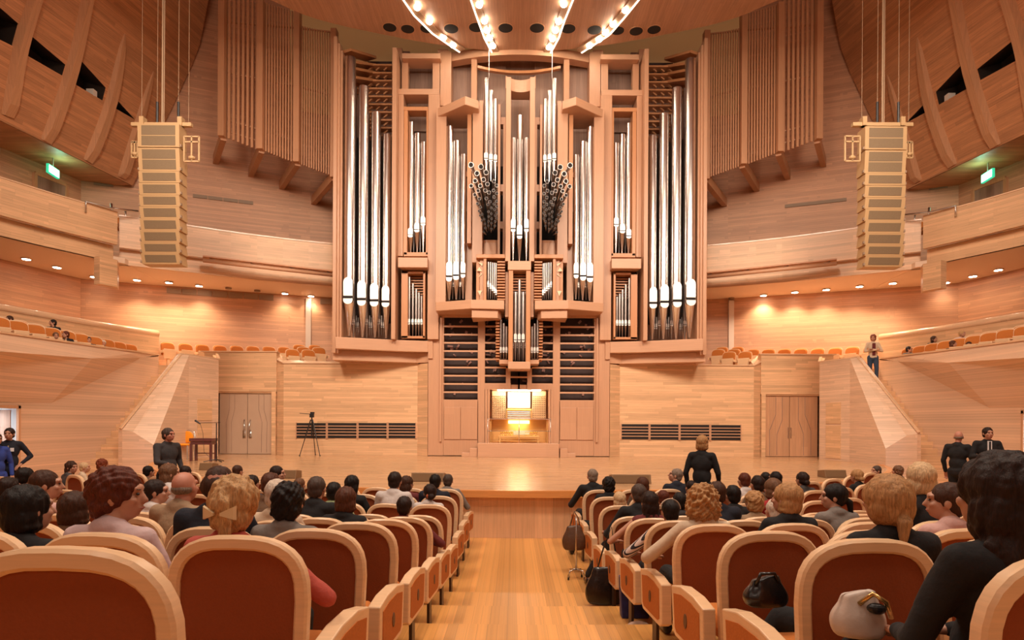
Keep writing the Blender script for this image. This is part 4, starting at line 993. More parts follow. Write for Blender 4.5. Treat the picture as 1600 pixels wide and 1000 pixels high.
# purple-brown stool table
b = Vector((P(318, 720, 19.6).x, 19.6, ZS)); root = empty('wooden_stool', b, 'dark reddish wooden stool with square top beside the orange chair', 'stool')
M_MAH = mat('mahogany', (.12, .035, .032), .22, coat=.4)
mb = MB(); mb.box(b.x-.36, b.x+.36, b.y-.2, b.y+.2, b.z+.62, b.z+.72); mb.build('seat', M_MAH, root, bevel=.01)
mb = MB(); mb.box(b.x-.33, b.x+.33, b.y-.17, b.y+.17, b.z+.52, b.z+.62); mb.build('apron', M_MAH, root)
for sx, sy in ((-1, -1), (1, -1), (-1, 1), (1, 1)): MB().box(b.x+sx*.31-.035, b.x+sx*.31+.035, b.y+sy*.16-.03, b.y+sy*.16+.03, b.z, b.z+.55).build('leg', M_MAH, root)
mb = MB(); mb.box(b.x-.3, b.x+.3, b.y+.14, b.y+.17, b.z+.22, b.z+.25); mb.build('stretcher', M_MAH, root)
# microphone stand
b = Vector((P(338, 722, 19.2).x, 19.2, ZS)); root = empty('microphone_stand', b, 'black microphone boom stand beside the dark stool on the left of the stage', 'microphone stand')
MB().tube([b+Vector((0, 0, .02)), b+Vector((0, 0, 1.20))], .016, 8).build('pole', M_BLACK, root)
for a in (200, 320, 80): a = math.radians(a); MB().tube([b+Vector((0, 0, .08)), b+Vector((math.cos(a)*.36, math.sin(a)*.36, .01))], .013, 6).build('leg', M_BLACK, root)
MB().tube([b+Vector((.12, 0, 1.22)), b+Vector((-.5, 0, 1.20))], .009, 6).build('boom', M_BLACK, root)
m_ = MB(); m_.tube([b+Vector((-.5, 0, 1.17)), b+Vector((-.62, -.03, 1.26))], [.02, .032], 8); m_.ell(b+Vector((-.63, -.03, 1.265)), .035, 8, 6); mc = m_.build('microphone', M_BLACK, root)
MB().tube([b+Vector((-.5, 0, 1.17)), b+Vector((-.42, 0, .9)), b+Vector((-.38, 0, .3)), b+Vector((-.1, .05, .02))], .006, 5).build('cable', M_BLACK, root)
# monitor boxes along the stage edge
for i, (px, py, wpx, lb) in enumerate(((445, 748, 34, 'brown stage monitor box at the stage edge, leftmost'), (668, 753, 52, 'brown stage monitor box at the stage edge left of the aisle'), (987, 756, 62, 'brown stage monitor box at the stage edge right of the aisle'), (1307, 747, 34, 'brown stage monitor box at the stage edge, rightmost'), (320, 735, 20, 'small brown stage monitor box at the far left stage edge'))):
    c = ons(px, py); w_ = wpx/2*c.y/F; root = empty('stage_monitor', c, lb, 'monitor box')
    hgt = .19
    MB().hexa([(c.x-w_, c.y, c.z), (c.x+w_, c.y, c.z), (c.x+w_, c.y+.4, c.z), (c.x-w_, c.y+.4, c.z)], [(c.x-w_, c.y+.06, c.z+hgt), (c.x+w_, c.y+.06, c.z+hgt), (c.x+w_, c.y+.4, c.z+hgt*.8), (c.x-w_, c.y+.4, c.z+hgt*.8)]).build('cabinet', mat('monitor_brown', (.20, .105, .045), .6), root, bevel=.01)
    MB().hexa([(c.x-w_*.9, c.y+.0, c.z+.02), (c.x+w_*.9, c.y+.0, c.z+.02), (c.x+w_*.9, c.y+.02, c.z+.02), (c.x-w_*.9, c.y+.02, c.z+.02)], [(c.x-w_*.9, c.y+.045, c.z+hgt*.9), (c.x+w_*.9, c.y+.045, c.z+hgt*.9), (c.x+w_*.9, c.y+.065, c.z+hgt*.9), (c.x-w_*.9, c.y+.065, c.z+hgt*.9)]).build('grille', mat('monitor_grille', (.16, .085, .035), .8), root)
# =====================================================================
# SEATS
# =====================================================================
def sweep(mb, path, prof, updir):
    """sweep a closed 2D profile (a along the in-plane normal, b along updir) along a path"""
    rings = []; n = len(path); path = [Vector(p) for p in path]
    for i, p in enumerate(path):
        t = (path[min(i+1, n-1)]-path[max(i-1, 0)]).normalized(); nn = t.cross(updir).normalized()
        rings.append([mb.bm.verts.new(p+nn*a+updir*b) for a, b in prof])
    m = len(prof)
    for r, s_ in zip(rings, rings[1:]):
        for k in range(m): mb._f([r[k], r[(k+1) % m], s_[(k+1) % m], s_[k]])
    mb._f(rings[0][::-1]); mb._f(rings[-1]); return mb
def back_outline(w, wb, z0, z1, r, n=7, crown=.02):
    """inverted-U outline in (x, z)"""
    h = r*1.45; e = 2/2.9; m = 9
    pts = [(-wb, z0), (-wb-(w-wb)*.5, z0+(z1-h-z0)*.5)]
    for k in range(m):
        a = PI/2*k/(m-1); pts.append((-w*max(0, math.cos(a))**e, z1-h+h*math.sin(a)**e))
    pts[-1] = (0, z1)
    return pts+[(-x, z) for x, z in pts[-2::-1]]
RP = [(-.028, -.018), (-.018, -.028), (.018, -.028), (.028, -.018), (.028, .018), (.018, .028), (-.018, .028), (-.028, .018)]
def lean(x, z): return (x, .0-(z-.4)*.03+.03-.05*abs(x/.3)**2*-1*.4, z)
def make_chair(kind):
    """local frame: origin on the floor under the rear of the backrest, +Y towards the stage. kind: 'mid', 'left' (aisle on +X side), 'right' (aisle on -X side)"""
    root = empty('auditorium_seat', (0, 0, 0))
    out = back_outline(.272, .245, .26, 1.003, .165)
    mb = MB(); sweep(mb, [lean(x, z) for x, z in out], RP, Vector((0, 1, 0))); mb.build('backrest_frame', W_CHAIR, root, smooth='auto')
    # rear panel and front cushion
    ins = [(x*.93, z if z < .5 else z-.02) for x, z in out]
    mb = MB(); a = [Vector(lean(x, z))+Vector((0, -.008, 0)) for x, z in ins]; b = [p+Vector((0, .03, 0)) for p in a]; mb.hexa(a, b); mb.build('rear_panel', M_RUST, root)
    mb = MB(); a = [Vector(lean(x*.96, z if z < .5 else z-.012))+Vector((0, .026, 0)) for x, z in ins]; c = [Vector(lean(x*.86, z if z < .5 else z-.04))+Vector((0, .075, 0)) for x, z in ins]; mb.hexa(a, c); mb.build('front_cushion', M_ORANGE, root, smooth='auto')
    mb = MB(); pr = []
    for y, h0, h1 in ((.09, .37, .47), (.2, .36, .485), (.40, .36, .49), (.50, .38, .485), (.545, .41, .46)):
        w_ = .225 if y < .5 else .20; pr.append([mb.bm.verts.new(q) for q in ((-w_, y, h0), (-w_-.012, y, (h0+h1)/2), (-w_+.02, y, h1), (w_-.02, y, h1), (w_+.012, y, (h0+h1)/2), (w_, y, h0))])
    for r, s_ in zip(pr, pr[1:]):
        for k in range(6): mb._f([r[k], r[(k+1) % 6], s_[(k+1) % 6], s_[k]])
    mb._f(pr[0]); mb._f(pr[-1]); mb.build('seat', M_ORANGE, root, smooth='auto', bevel=.01)
    def arm(xc, aisle):
        prof = [(.02, .30), (.035, .585), (.20, .612), (.42, .612), (.60, .575), (.565, .30), (.52, .27), (.08, .27)]
        mb = MB(); mb.hexa([(xc-.038, y, z) for y, z in prof], [(xc+.038, y, z) for y, z in prof]); o = mb.build('armrest', W_CHAIR, root, bevel=.008)
        if aisle:
            s_ = aisle; cy, cz = .31, .44; pi = [(cy+(y-cy)*.80, cz+(z-cz)*.76-.005) for y, z in prof]
            MB().hexa([(xc+s_*.037, y, z) for y, z in pi], [(xc+s_*.042, y, z) for y, z in pi]).build('orange_panel', M_ORANGE, o)
            MB().hexa([(xc+s_*.041, .31+.028*math.cos(2*PI*k/12), .43+.045*math.sin(2*PI*k/12)) for k in range(12)], [(xc+s_*.046, .31+.028*math.cos(2*PI*k/12), .43+.045*math.sin(2*PI*k/12)) for k in range(12)]).build('row_badge', mat('badge_brown', (.12, .05, .02), .5), o)
        MB().box(xc-.012, xc+.012, .24, .34, 0, .28).build('leg', mat('leg_dark_metal', (.08, .05, .035), .4, .5), root)
    if kind != 'right': arm(-.30, 0)
    if kind == 'right': arm(-.345, -1); arm(.30, 0)
    if kind == 'left': arm(.345, 1)
    return root
PROTO = {}
SEATS = []
def place_seat(kind, x, y, z, rz, label, group):
    if kind not in PROTO: PROTO[kind] = make_chair(kind); o = PROTO[kind]
    else: o = copy_tree(PROTO[kind])
    o.location = (x, y, z); o.rotation_euler = (0, 0, rz); tag(o, label, 'seat', group); SEATS.append((x, y)); return o
AX = .165
PITCH = .60
for k in range(1, 11):
    R_ = RC-ROWD[k]
    for side, nm in ((-1, 'left'), (1, 'right')):
        for j in range(22):
            off = side*(1.0+.3+PITCH*j)
            th = (off+AX-HX)/R_
            if abs(th) > (.56 if k < 4 else .8): break
            x = HX+R_*math.sin(th); y = RC-R_*math.cos(th)
            px = CX+F*x/max(y, .5)
            if px < -170 or px > 1770 or y < .9: break
            kind = 'mid' if j else nm
            if side > 0 and j > 0: kind = 'midr'
            z = STEP[k]+ramp(x)
            rz = -(-th) if False else th
            if kind == 'midr' and 'midr' not in PROTO:
                PROTO['midr'] = make_chair('mid')
                for c in list(PROTO['midr'].children):      # armrest on the far side from the aisle
                    if c.name.startswith(('armrest', 'leg')): c.location.x = .60
                o = PROTO['midr']; o.location = (x, y, z); o.rotation_euler = (0, 0, rz)
                tag(o, '', 'seat')
            else: o = place_seat(kind, x, y, z, rz, '', None)
            rowname = ordn[k-1]
            tag(o, 'wood-framed rust-backed auditorium seat, row %s from the stage, %s seat %s of the aisle' % (rowname, ordn[j], nm), 'seat', 'wood-framed auditorium seats facing the stage')
            o['seat_row'] = k
for o in list(COL.objects):
    if 'seat_row' in o: del o['seat_row']

# ---- folding seats of the choir, banks and balconies ----
def make_fold():
    root = empty('folding_seat', (0, 0, 0)); out = back_outline(.265, .25, .42, .95, .12, 5)
    mb = MB(); f = lambda yy, s_: [(x*s_, yy+(z-.4)*.12, z if z < .5 else .42+(z-.42)*(.5+.5*s_)) for x, z in out]
    mb.hexa(f(0, 1), f(.035, 1)); mb.build('backrest_shell', W_CHAIR, root, smooth='auto')
    mb = MB(); f2 = lambda yy, s_: [(x*s_, yy+(z-.4)*.12, .42+(z-.42)*s_) for x, z in out]; mb.hexa(f2(-.06, .90), f2(.001, .97)); mb.build('backrest_cushion', M_ORANGE, root, smooth='auto', bevel=.012)
    mb = MB(); mb.hexa([(-.21, -.07, .30), (.21, -.07, .30), (.235, -.15, .66), (-.235, -.15, .66)], [(-.21, -.13, .30), (.21, -.13, .30), (.235, -.19, .66), (-.235, -.19, .66)]); s_ = mb.build('seat_folded_up', W_CHAIR, root, bevel=.012)
    mb = MB(); mb.hexa([(-.2, -.05, .36), (.2, -.05, .36), (.22, -.09, .67), (-.22, -.09, .67)], [(-.21, -.075, .34), (.21, -.075, .34), (.235, -.155, .67), (-.235, -.155, .67)]); mb.build('seat_cushion', M_ORANGE, s_)
    for sx in (-1, 1): MB().box(sx*.29-.02, sx*.29+.02, -.28, .02, .50, .60).build('armrest', W_CHAIR, root, bevel=.006)
    mb = MB(); mb.box(-.05, .05, -.06, .04, 0, .45); mb.build('leg', W_CHAIR, root)
    return root
FOLD = []
def fold(p, face, label, group):
    """face: direction (x, y) the sitter looks to"""
    if not FOLD: FOLD.append(make_fold()); o = FOLD[0]
    else: o = copy_tree(FOLD[0])
    o.location = p; o.rotation_euler = (0, 0, math.atan2(face[1], face[0])+PI/2); tag(o, label, 'seat', group); return o
for side, nm in ((-1, 'left'), (1, 'right')):
    cpx = [(262.5, 23.6), (290.6, 23.95), (317, 24.25), (344.5, 24.5), (370.7, 24.6), (396, 24.7), (421, 24.8), (445, 24.9)]
    for i, (px, D) in enumerate(cpx):
        p = SP(px, 540, D, side); p.z = 4.20
        fold(p, (HX-p.x, 14-p.y), 'orange folding seat in the main row above the %s stage door, %s from the stairs' % (nm, ordn[i]), 'orange folding choir seats')
    for i, (px, D, z) in enumerate(((457.6, 24.15, 4.02), (482.5, 24.3, 4.02), (475, 24.9, 4.2), (499, 25.0, 4.2), (468.7, 25.6, 4.38), (493, 25.7, 4.38))):
        p = SP(px, 550, D, side); p.z = z
        fold(p, (HX-p.x, 14-p.y), 'orange folding seat in the cluster beside the organ on the %s, %s' % (nm, ('front row outer', 'front row inner', 'middle row outer', 'middle row inner', 'back row outer', 'back row inner')[i]), 'orange folding choir seats')
    mb = MB(); pl = [SP(452, 550, 23.95, side), SP(515, 550, 23.95, side), SP(515, 550, 24.6, side), SP(452, 550, 24.6, side)]
    # side bank, two rows facing the stage
    for r_, (X, z0, ny) in enumerate(((HX-13.75, 3.92, 10), (HX-14.5, 4.10, 9))):
        for i in range(ny):
            y = 21.9-.62*i-1.5*r_
            p = mir((X, y, z0), side); q = (side*-1*.80, .60)
            fold(p, (side*-.78, -.62), 'orange folding seat on the %s side bank, %s row, %s from the stairs' % (nm, ('front', 'rear')[r_], ordn[i]), 'orange folding seats on the side banks')
    # upper balcony: tops show over the parapet
    pts = [(Vector(p), ) for p in N_BAL]
    for i, px in enumerate((295, 322, 349, 376, 403, 429, 454, 479, 503) if True else ()):
        t = (px-186)/(520-186); D = 21.3+(24.6-21.3)*min(1, t*1.0)+.0
        p = SP(px, 380, D+.75, side); p.z = 8.12
        fold(p, (HX-p.x, 12-p.y), 'brown-orange seat top just showing over the %s balcony parapet, %s from the loudspeakers' % (nm, ordn[i]), 'seats on the rear upper balcony')
    for i, px in enumerate((152, 196)):
        D = 20.9+.5*i; p = SP(px, 340, D, side); p.z = 8.22
        fold(p, (side*-.7, -.7), 'brown-orange seat behind the %s balcony handrail, %s' % (nm, ('outer', 'inner')[i]), 'seats on the rear upper balcony')
# =====================================================================
# PEOPLE
# =====================================================================
def remesh(mb, voxel, it=2, disp=None):
    me = bpy.data.meshes.new('tmp'); mb.bm.to_mesh(me); mb.bm.free()
    ts = bpy.data.scenes.get('remesh_tmp') or bpy.data.scenes.new('remesh_tmp')
    o = bpy.data.objects.new('tmp', me); ts.collection.objects.link(o)
    m = o.modifiers.new('r', 'REMESH'); m.mode = 'VOXEL'; m.voxel_size = voxel
    if it: s = o.modifiers.new('s', 'SMOOTH'); s.iterations = it; s.factor = .5
    with bpy.context.temp_override(scene=ts, view_layer=ts.view_layers[0]):
        dg = bpy.context.evaluated_depsgraph_get(); dg.update()
        r = bpy.data.meshes.new_from_object(o.evaluated_get(dg))
    bpy.data.objects.remove(o); bpy.data.meshes.remove(me)
    for p in r.polygons: p.use_smooth = True
    if disp:
        n = len(r.vertices); co = [0.0]*(3*n); no = [0.0]*(3*n); r.vertices.foreach_get('co', co); r.vertices.foreach_get('normal', no)
        out = []
        for i in range(0, 3*n, 3):
            c = Vector(co[i:i+3]); out.extend(c+disp(c, Vector(no[i:i+3])))
        r.vertices.foreach_set('co', out); r.update()
    return r
def nz(c, f=1.0):
    x, y, z = c[0]*f, c[1]*f, c[2]*f
    return .5*math.sin(x*1.7+1.3*math.sin(y*1.1+.5))*math.sin(z*1.4+y*.8+2)+.35*math.sin(y*2.3+z*1.1+1.7*math.sin(x*.9))+.25*math.sin(x*3.1-z*2.7+y*1.9)
def rotz(p, a): c, s = math.cos(a), math.sin(a); return Vector((p[0]*c-p[1]*s, p[0]*s+p[1]*c, p[2]))
def head_parts(mb, H, yaw, pitch=0):
    """H = head centre; head looks along +Y before yaw"""
    Rm = Matrix.Rotation(yaw, 3, 'Z') @ Matrix.Rotation(pitch, 3, 'X')
    T = lambda x, y, z: H+Rm @ Vector((x, y, z))
    E = lambda c, r, extra=None: mb.ell(T(*c), r, 16, 12, rot=(Rm @ extra if extra else Rm))
    E((0, -.015, .025), (.076, .094, .092)); E((0, .03, -.03), (.062, .066, .082))
    E((0, .055, -.075), (.034, .032, .026)); E((0, .080, .035), (.052, .018, .022))
    mb.cap(T(0, .092, .015), T(0, .112, -.022), .009, .013, 8); E((0, .092, -.055), (.022, .012, .011))
    for s in (-1, 1):
        E((s*.04, .07, -.018), (.022, .02, .020)); E((s*.078, -.005, -.008), (.010, .020, .032))
    return T, Rm
def hand(mb, w_, d, up, side):
    """palm and five fingers from wrist w_ along d, palm normal up"""
    d = Vector(d).normalized(); up = Vector(up); sx = d.cross(up).normalized(); up = sx.cross(d).normalized()
    pc = w_+d*.045
    mb.cap(w_+sx*.018, w_+d*.075+sx*.026, .017, .014, 8); mb.cap(w_-sx*.018, w_+d*.075-sx*.026, .017, .014, 8); mb.cap(w_, w_+d*.08, .018, .014, 8)
    for i, L_ in enumerate((.068, .078, .072, .056)):
        b = w_+d*.082+sx*(.030-.020*i)*side; m = b+d*L_*.55-up*.006; e = m+d*L_*.42-up*.028
        mb.cap(b, m, .0088, .008, 8); mb.cap(m, e, .008, .0068, 8)
    b = w_+d*.02+sx*.026*side; m = b+d*.032+sx*.026*side; e = m+d*.03+sx*.004*side-up*.008
    mb.cap(b, m, .011, .010, 8); mb.cap(m, e, .010, .008, 8)
HZ = 1.165      # head centre height of a seated figure
def limb(mb, pts, rr):
    for (a, b), (r0, r1) in zip(zip(pts, pts[1:]), zip(rr, rr[1:])): mb.cap(a, b, r0, r1, 12)
CACHE = {}
ARMS = {    # elbow, wrist for left (-x) and right (+x), seated
 'lap': (((-.25, .05, .73), (-.09, .33, .66)), ((.25, .05, .73), (.09, .33, .66))),
 'armR': (((-.25, .05, .73), (-.10, .33, .66)), ((.335, .10, .70), (.30, .36, .68))),
 'armL': (((-.335, .10, .70), (-.30, .36, .68)), ((.25, .05, .73), (.10, .33, .66))),
 'outR': (((-.25, .05, .73), (-.10, .33, .66)), ((.43, .05, .745), (.28, .33, .70))),
 'outL': (((-.43, .05, .745), (-.28, .33, .70)), ((.25, .05, .73), (.10, .33, .66))),
 'outLbare': (((-.43, .05, .745), (-.28, .33, .70)), ((.25, .05, .73), (.10, .33, .66))),
 'chin': (((-.25, .12, .73), (-.05, .16, 1.02)), ((.25, .05, .73), (.09, .33, .66))),
}
def seated(arms, yaw, pitch, fem, legs):
    key = ('S', arms, round(yaw, 2), round(pitch, 2), fem, legs)
    if key in CACHE: return CACHE[key]
    w = .92 if fem else 1.0; bm_ = MB(); H = Vector((0, .035, HZ))
    T, Rm = head_parts(bm_, H, yaw, pitch)
    bm_.cap((0, -.015, .98), (0, .012, 1.09), .062*w, .054*w); 
    sh = [Vector((s*.175*w, -.02, .985)) for s in (-1, 1)]
    hip = [Vector((s*.09, .06, .52)) for s in (-1, 1)]
    if legs == 'cross': kn = [Vector((-.10, .50, .53)), Vector((.08, .50, .62))]; an = [Vector((-.11, .50, .09)), Vector((.22, .66, .27))]
    elif legs == 'outL': kn = [Vector((-.26, .46, .50)), Vector((.10, .50, .52))]; an = [Vector((-.46, .56, .09)), Vector((.10, .50, .09))]
    else: kn = [Vector((s*.12, .50, .52)) for s in (-1, 1)]; an = [Vector((s*.12, .50, .09)) for s in (-1, 1)]
    ar = ARMS[arms]
    bm_.cap((-.12*w, -.02, .985), (.12*w, -.02, .985), .05, .05); bm_.cap((0, 0, .58), (0, -.015, .90), .075, .075)
    for s in (0, 1):
        e, wr = Vector(ar[s][0]), Vector(ar[s][1]); limb(bm_, [sh[s], e, wr], [.042*w, .034*w, .024*w])
        hand(bm_, wr, (wr-e).normalized() if arms != 'chin' or s else Vector((.3, -.1, 1)), (0, 0, 1), -1 if s else 1)
        limb(bm_, [hip[s], kn[s], an[s]], [.08, .052, .036])
        limb(bm_, [an[s], an[s]+Vector((0, .12, -.06))], [.034, .03])
    body = remesh(bm_, .0085, 2)
    tp = MB()
    tp.ell((0, -.015, .87), (.178*w, .115, .17), 16, 12); tp.ell((0, .0, .68), (.160*w, .128, .20), 16, 12); tp.ell((0, .03, .55), (.185*w, .14, .10), 16, 10)
    tp.cap(sh[0]+Vector((.02, 0, -.01)), sh[1]+Vector((-.02, 0, -.01)), .068, .068); tp.ell((0, -.025, 1.03), (.105*w, .062, .052), 14, 8); tp.cap((0, -.018, 1.0), (0, -.008, 1.04), .078*w, .066*w)
    for s in (0, 1):
        e, wr = Vector(ar[s][0]), Vector(ar[s][1])
        if 'bare' not in arms: limb(tp, [sh[s], e, e.lerp(wr, .92)], [.062*w, .050*w, .036*w])
    top = remesh(tp, .014, 3, lambda c, n: n*(.005*nz(c, 14)))
    lg = MB()
    lg.ell((0, .04, .52), (.175, .15, .10), 16, 10)
    for s in (0, 1): limb(lg, [hip[s], kn[s], an[s]+Vector((0, 0, .03))], [.088, .068, .05])
    leg = remesh(lg, .016, 3, lambda c, n: n*(.005*nz(c, 12)))
    sh_ = MB()
    shoes = []
    for s in (0, 1):
        q = MB(); a = an[s]; dn = Vector((0, .13, -.055)) if not (legs == 'cross' and s) else Vector((.04, .13, -.06))
        q.cap(a+Vector((0, -.01, -.03)), a+Vector((0, -.01, -.045)), .045, .042); q.cap(a+Vector((0, .0, -.045)), a+dn, .042, .036); shoes.append(remesh(q, .012, 2))
    CACHE[key] = (body, top, leg, shoes, H, T, Rm); return CACHE[key]
def stand(pose, fem, yaw):
    key = ('T', pose, fem, round(yaw, 2))
    if key in CACHE: return CACHE[key]
    w = .92 if fem else 1.0; bm_ = MB(); H = Vector((0, .03, 1.615))
    T, Rm = head_parts(bm_, H, yaw)
    bm_.cap((0, -.015, 1.42), (0, .01, 1.54), .060*w, .052*w)
    sh = [Vector((s*.18*w, -.01, 1.42)) for s in (-1, 1)]; hip = [Vector((s*.09, 0, .92)) for s in (-1, 1)]
    P_ = {'crossed': ([(-.27, .06, 1.14), (.07, .20, 1.19)], [(.27, .06, 1.14), (-.07, .23, 1.17)]),
          'walk': ([(-.27, -.10, 1.16), (-.24, .06, .98)], [(.25, .12, 1.15), (.20, .34, 1.13)]),
          'hips': ([(-.33, -.06, 1.17), (-.19, .08, 1.02)], [(.33, -.06, 1.17), (.19, .08, 1.02)]),
          'front': ([(-.25, .02, 1.15), (-.10, .22, 1.10)], [(.26, .02, 1.15), (.12, .24, 1.20)]),
          'side': ([(-.25, -.02, 1.14), (-.24, .06, .90)], [(.25, .02, 1.14), (.22, .20, 1.02)])}[pose]
    st = .16 if pose == 'walk' else .02
    kn = [Vector((-.10, .06+st, .49)), Vector((.10, .03-st*.3, .49))]; an = [Vector((-.11, st*1.3, .09)), Vector((.11, -st*1.5, .10))]
    bm_.cap((-.12*w, -.01, 1.42), (.12*w, -.01, 1.42), .05, .05); bm_.cap((0, 0, .95), (0, -.01, 1.33), .075, .08)
    for s in (0, 1):
        e, wr = Vector(P_[s][0]), Vector(P_[s][1]); limb(bm_, [sh[s], e, wr], [.044*w, .036*w, .025*w]); hand(bm_, wr, (wr-e), (0, 0, 1), -1 if s else 1)
        limb(bm_, [hip[s], kn[s], an[s]], [.085, .054, .038]); limb(bm_, [an[s], an[s]+Vector((0, .13, -.06))], [.034, .03])
    body = remesh(bm_, .0085, 2)
    tp = MB(); tp.ell((0, -.005, 1.29), (.182*w, .118, .18), 16, 12); tp.ell((0, 0, 1.08), (.160*w, .120, .18), 16, 12); tp.ell((0, 0, .93), (.178*w, .128, .10), 16, 10)
    tp.cap(sh[0]+Vector((.02, 0, -.01)), sh[1]+Vector((-.02, 0, -.01)), .068, .068); tp.cap((0, -.015, 1.44), (0, -.005, 1.475), .078*w, .066*w); tp.ell((0, -.015, 1.46), (.105*w, .062, .052), 14, 8)
    for s in (0, 1):
        e, wr = Vector(P_[s][0]), Vector(P_[s][1]); limb(tp, [sh[s], e, e.lerp(wr, .92)], [.062*w, .052*w, .038*w])
    top = remesh(tp, .014, 3, lambda c, n: n*(.005*nz(c, 14)))
    lg = MB(); lg.ell((0, 0, .90), (.165, .125, .11), 16, 10)
    for s in (0, 1): limb(lg, [hip[s], kn[s], an[s]+Vector((0, 0, .0))], [.098, .068, .054])
    leg = remesh(lg, .016, 3)
    shoes = []
    for s in (0, 1):
        q = MB(); a = an[s]; q.cap(a+Vector((0, -.015, -.045)), a+Vector((0, .15, -.058)), .042, .034); shoes.append(remesh(q, .012, 2))
    CACHE[key] = (body, top, leg, shoes, H, T, Rm); return CACHE[key]
def hair_mesh(style):
    """hair around a head centred on the origin that looks to +Y"""
    if ('H', style) in CACHE: return CACHE[('H', style)]
    mb = MB(); rough = .004; fr = 26
    def base(k=1.0, dy=-.022, dz=.034): mb.ell((0, dy, dz), (.088*k, .102*k, .094*k), 18, 12)
    if style == 'short': base(); mb.ell((0, -.055, -.02), (.076, .062, .075), 14, 10); rough = .005
    elif style == 'shortfull': base(1.12, -.025, .036); mb.ell((0, -.05, -.03), (.092, .078, .085), 14, 10); rough = .010; fr = 18
    elif style == 'thin': mb.ell((0, -.055, .005), (.083, .066, .072), 16, 10); mb.ell((0, -.015, .050), (.070, .085, .0725), 16, 10); rough = .003
    elif style == 'bald': mb.ell((0, -.024, -.008), (.0785, .0895, .048), 16, 8); rough = .002
    elif style == 'bob': base(1.08); mb.ell((0, -.035, -.035), (.100, .085, .095), 16, 10); mb.ell((0, -.03, -.075), (.104, .078, .045), 16, 8); rough = .006
    elif style == 'long': base(1.06); mb.ell((0, -.045, -.05), (.098, .080, .12), 16, 10); mb.ell((0, -.065, -.16), (.100, .055, .12), 16, 10); rough = .007
    elif style == 'big': base(1.18, -.03, .038); mb.ell((0, -.045, -.05), (.118, .095, .13), 16, 10); mb.ell((0, -.065, -.17), (.125, .07, .14), 16, 10); mb.ell((0, -.09, -.24), (.10, .045, .12), 16, 10); rough = .008
    elif style == 'curly': base(1.30, -.022, .035); mb.ell((0, -.035, -.03), (.130, .112, .125), 18, 12); rough = .020; fr = 22
    elif style == 'pony': base(1.05); mb.ell((0, -.05, -.015), (.085, .068, .07), 14, 10); mb.ell((0, -.125, -.03), (.026, .026, .026), 10, 8); mb.cap((0, -.135, -.04), (0, -.155, -.20), .030, .016)
    elif style == 'lowpony': base(1.15, -.028, .025); mb.ell((0, -.045, -.025), (.100, .088, .095), 18, 12); mb.ell((0, -.125, -.07), (.024, .022, .020), 10, 8); mb.cap((0, -.13, -.08), (-.02, -.14, -.165), .034, .012); rough = .005
    elif style == 'bun': base(1.05); mb.ell((0, -.05, -.015), (.085, .068, .07), 14, 10); mb.ell((0, -.115, -.04), (.045, .036, .042), 12, 10); rough = .006
    elif style == 'updo': base(1.22, -.03, .045); mb.ell((0, -.06, -.03), (.092, .085, .085), 16, 10); mb.ell((0, -.145, .03), (.045, .034, .05), 12, 10); mb.cap((0, -.12, -.02), (.015, -.125, -.12), .045, .03); rough = .012; fr = 24
    def disp(c, n):
        d = nz((c.x*fr*2.2, c.y*fr*2.2, c.z*fr*.6)) if style not in ('curly', 'shortfull') else nz(c, fr*2.6)
        e = nz(c, 110)*.2
        return n*(rough*(d+e))
    big = style in ('big', 'updo', 'lowpony', 'curly', 'shortfull')
    me = remesh(mb, .0055 if big else .008, 2, disp); CACHE[('H', style)] = me; return me
def hairmat(name, col, hl=1.3):
    k = 'hair_'+name
    if k in MATS: return MATS[k]
    m = bpy.data.materials.new(k); m.use_nodes = True; nt = m.node_tree; b = nt.nodes['Principled BSDF']; lk = nt.links.new
    tc = nt.nodes.new('ShaderNodeTexCoord'); mp = nt.nodes.new('ShaderNodeMapping'); mp.inputs['Scale'].default_value = (150, 150, 16); lk(tc.outputs['Object'], mp.inputs[0])
    n = nt.nodes.new('ShaderNodeTexNoise'); n.inputs['Scale'].default_value = 1; n.inputs['Detail'].default_value = 4; n.inputs['Distortion'].default_value = .6; lk(mp.outputs[0], n.inputs[0])
    r = nt.nodes.new('ShaderNodeValToRGB'); r.color_ramp.elements[0].position = .35; r.color_ramp.elements[1].position = .68
    r.color_ramp.elements[0].color = (*[c*.72 for c in col], 1); r.color_ramp.elements[1].color = (*[min(1, c*hl) for c in col], 1)
    lk(n.outputs['Fac'], r.inputs[0]); lk(r.outputs[0], b.inputs['Base Color']); b.inputs['Roughness'].default_value = .55; b.inputs['Specular IOR Level'].default_value = .25
    bp = nt.nodes.new('ShaderNodeBump'); bp.inputs['Strength'].default_value = .6; bp.inputs['Distance'].default_value = .006; lk(n.outputs['Fac'], bp.inputs['Height']); lk(bp.outputs[0], b.inputs['Normal'])
    MATS[k] = m; return m
HC = dict(black=(.010, .006, .005), dark=(.022, .010, .007), brown=(.055, .022, .012), chestnut=(.085, .028, .014), auburn=(.10, .022, .010), red=(.19, .04, .015), lbrown=(.15, .07, .035), blonde=(.50, .29, .13), pale=(.60, .40, .22), gold=(.42, .22, .09), grey=(.22, .16, .12), white=(.62, .50, .40), dgrey=(.07, .045, .035), orange=(.22, .07, .02))
SK = mat('skin', (.50, .25, .16), .55, noise=.08, nscale=14)
SKD = mat('skin_rosy', (.52, .22, .145), .5, noise=.08, nscale=14)
def cloth(c): 
    return mat('cloth_%d_%d_%d' % tuple(int(x*1000) for x in c), c, .9, noise=.12, nscale=30, bump=.25)
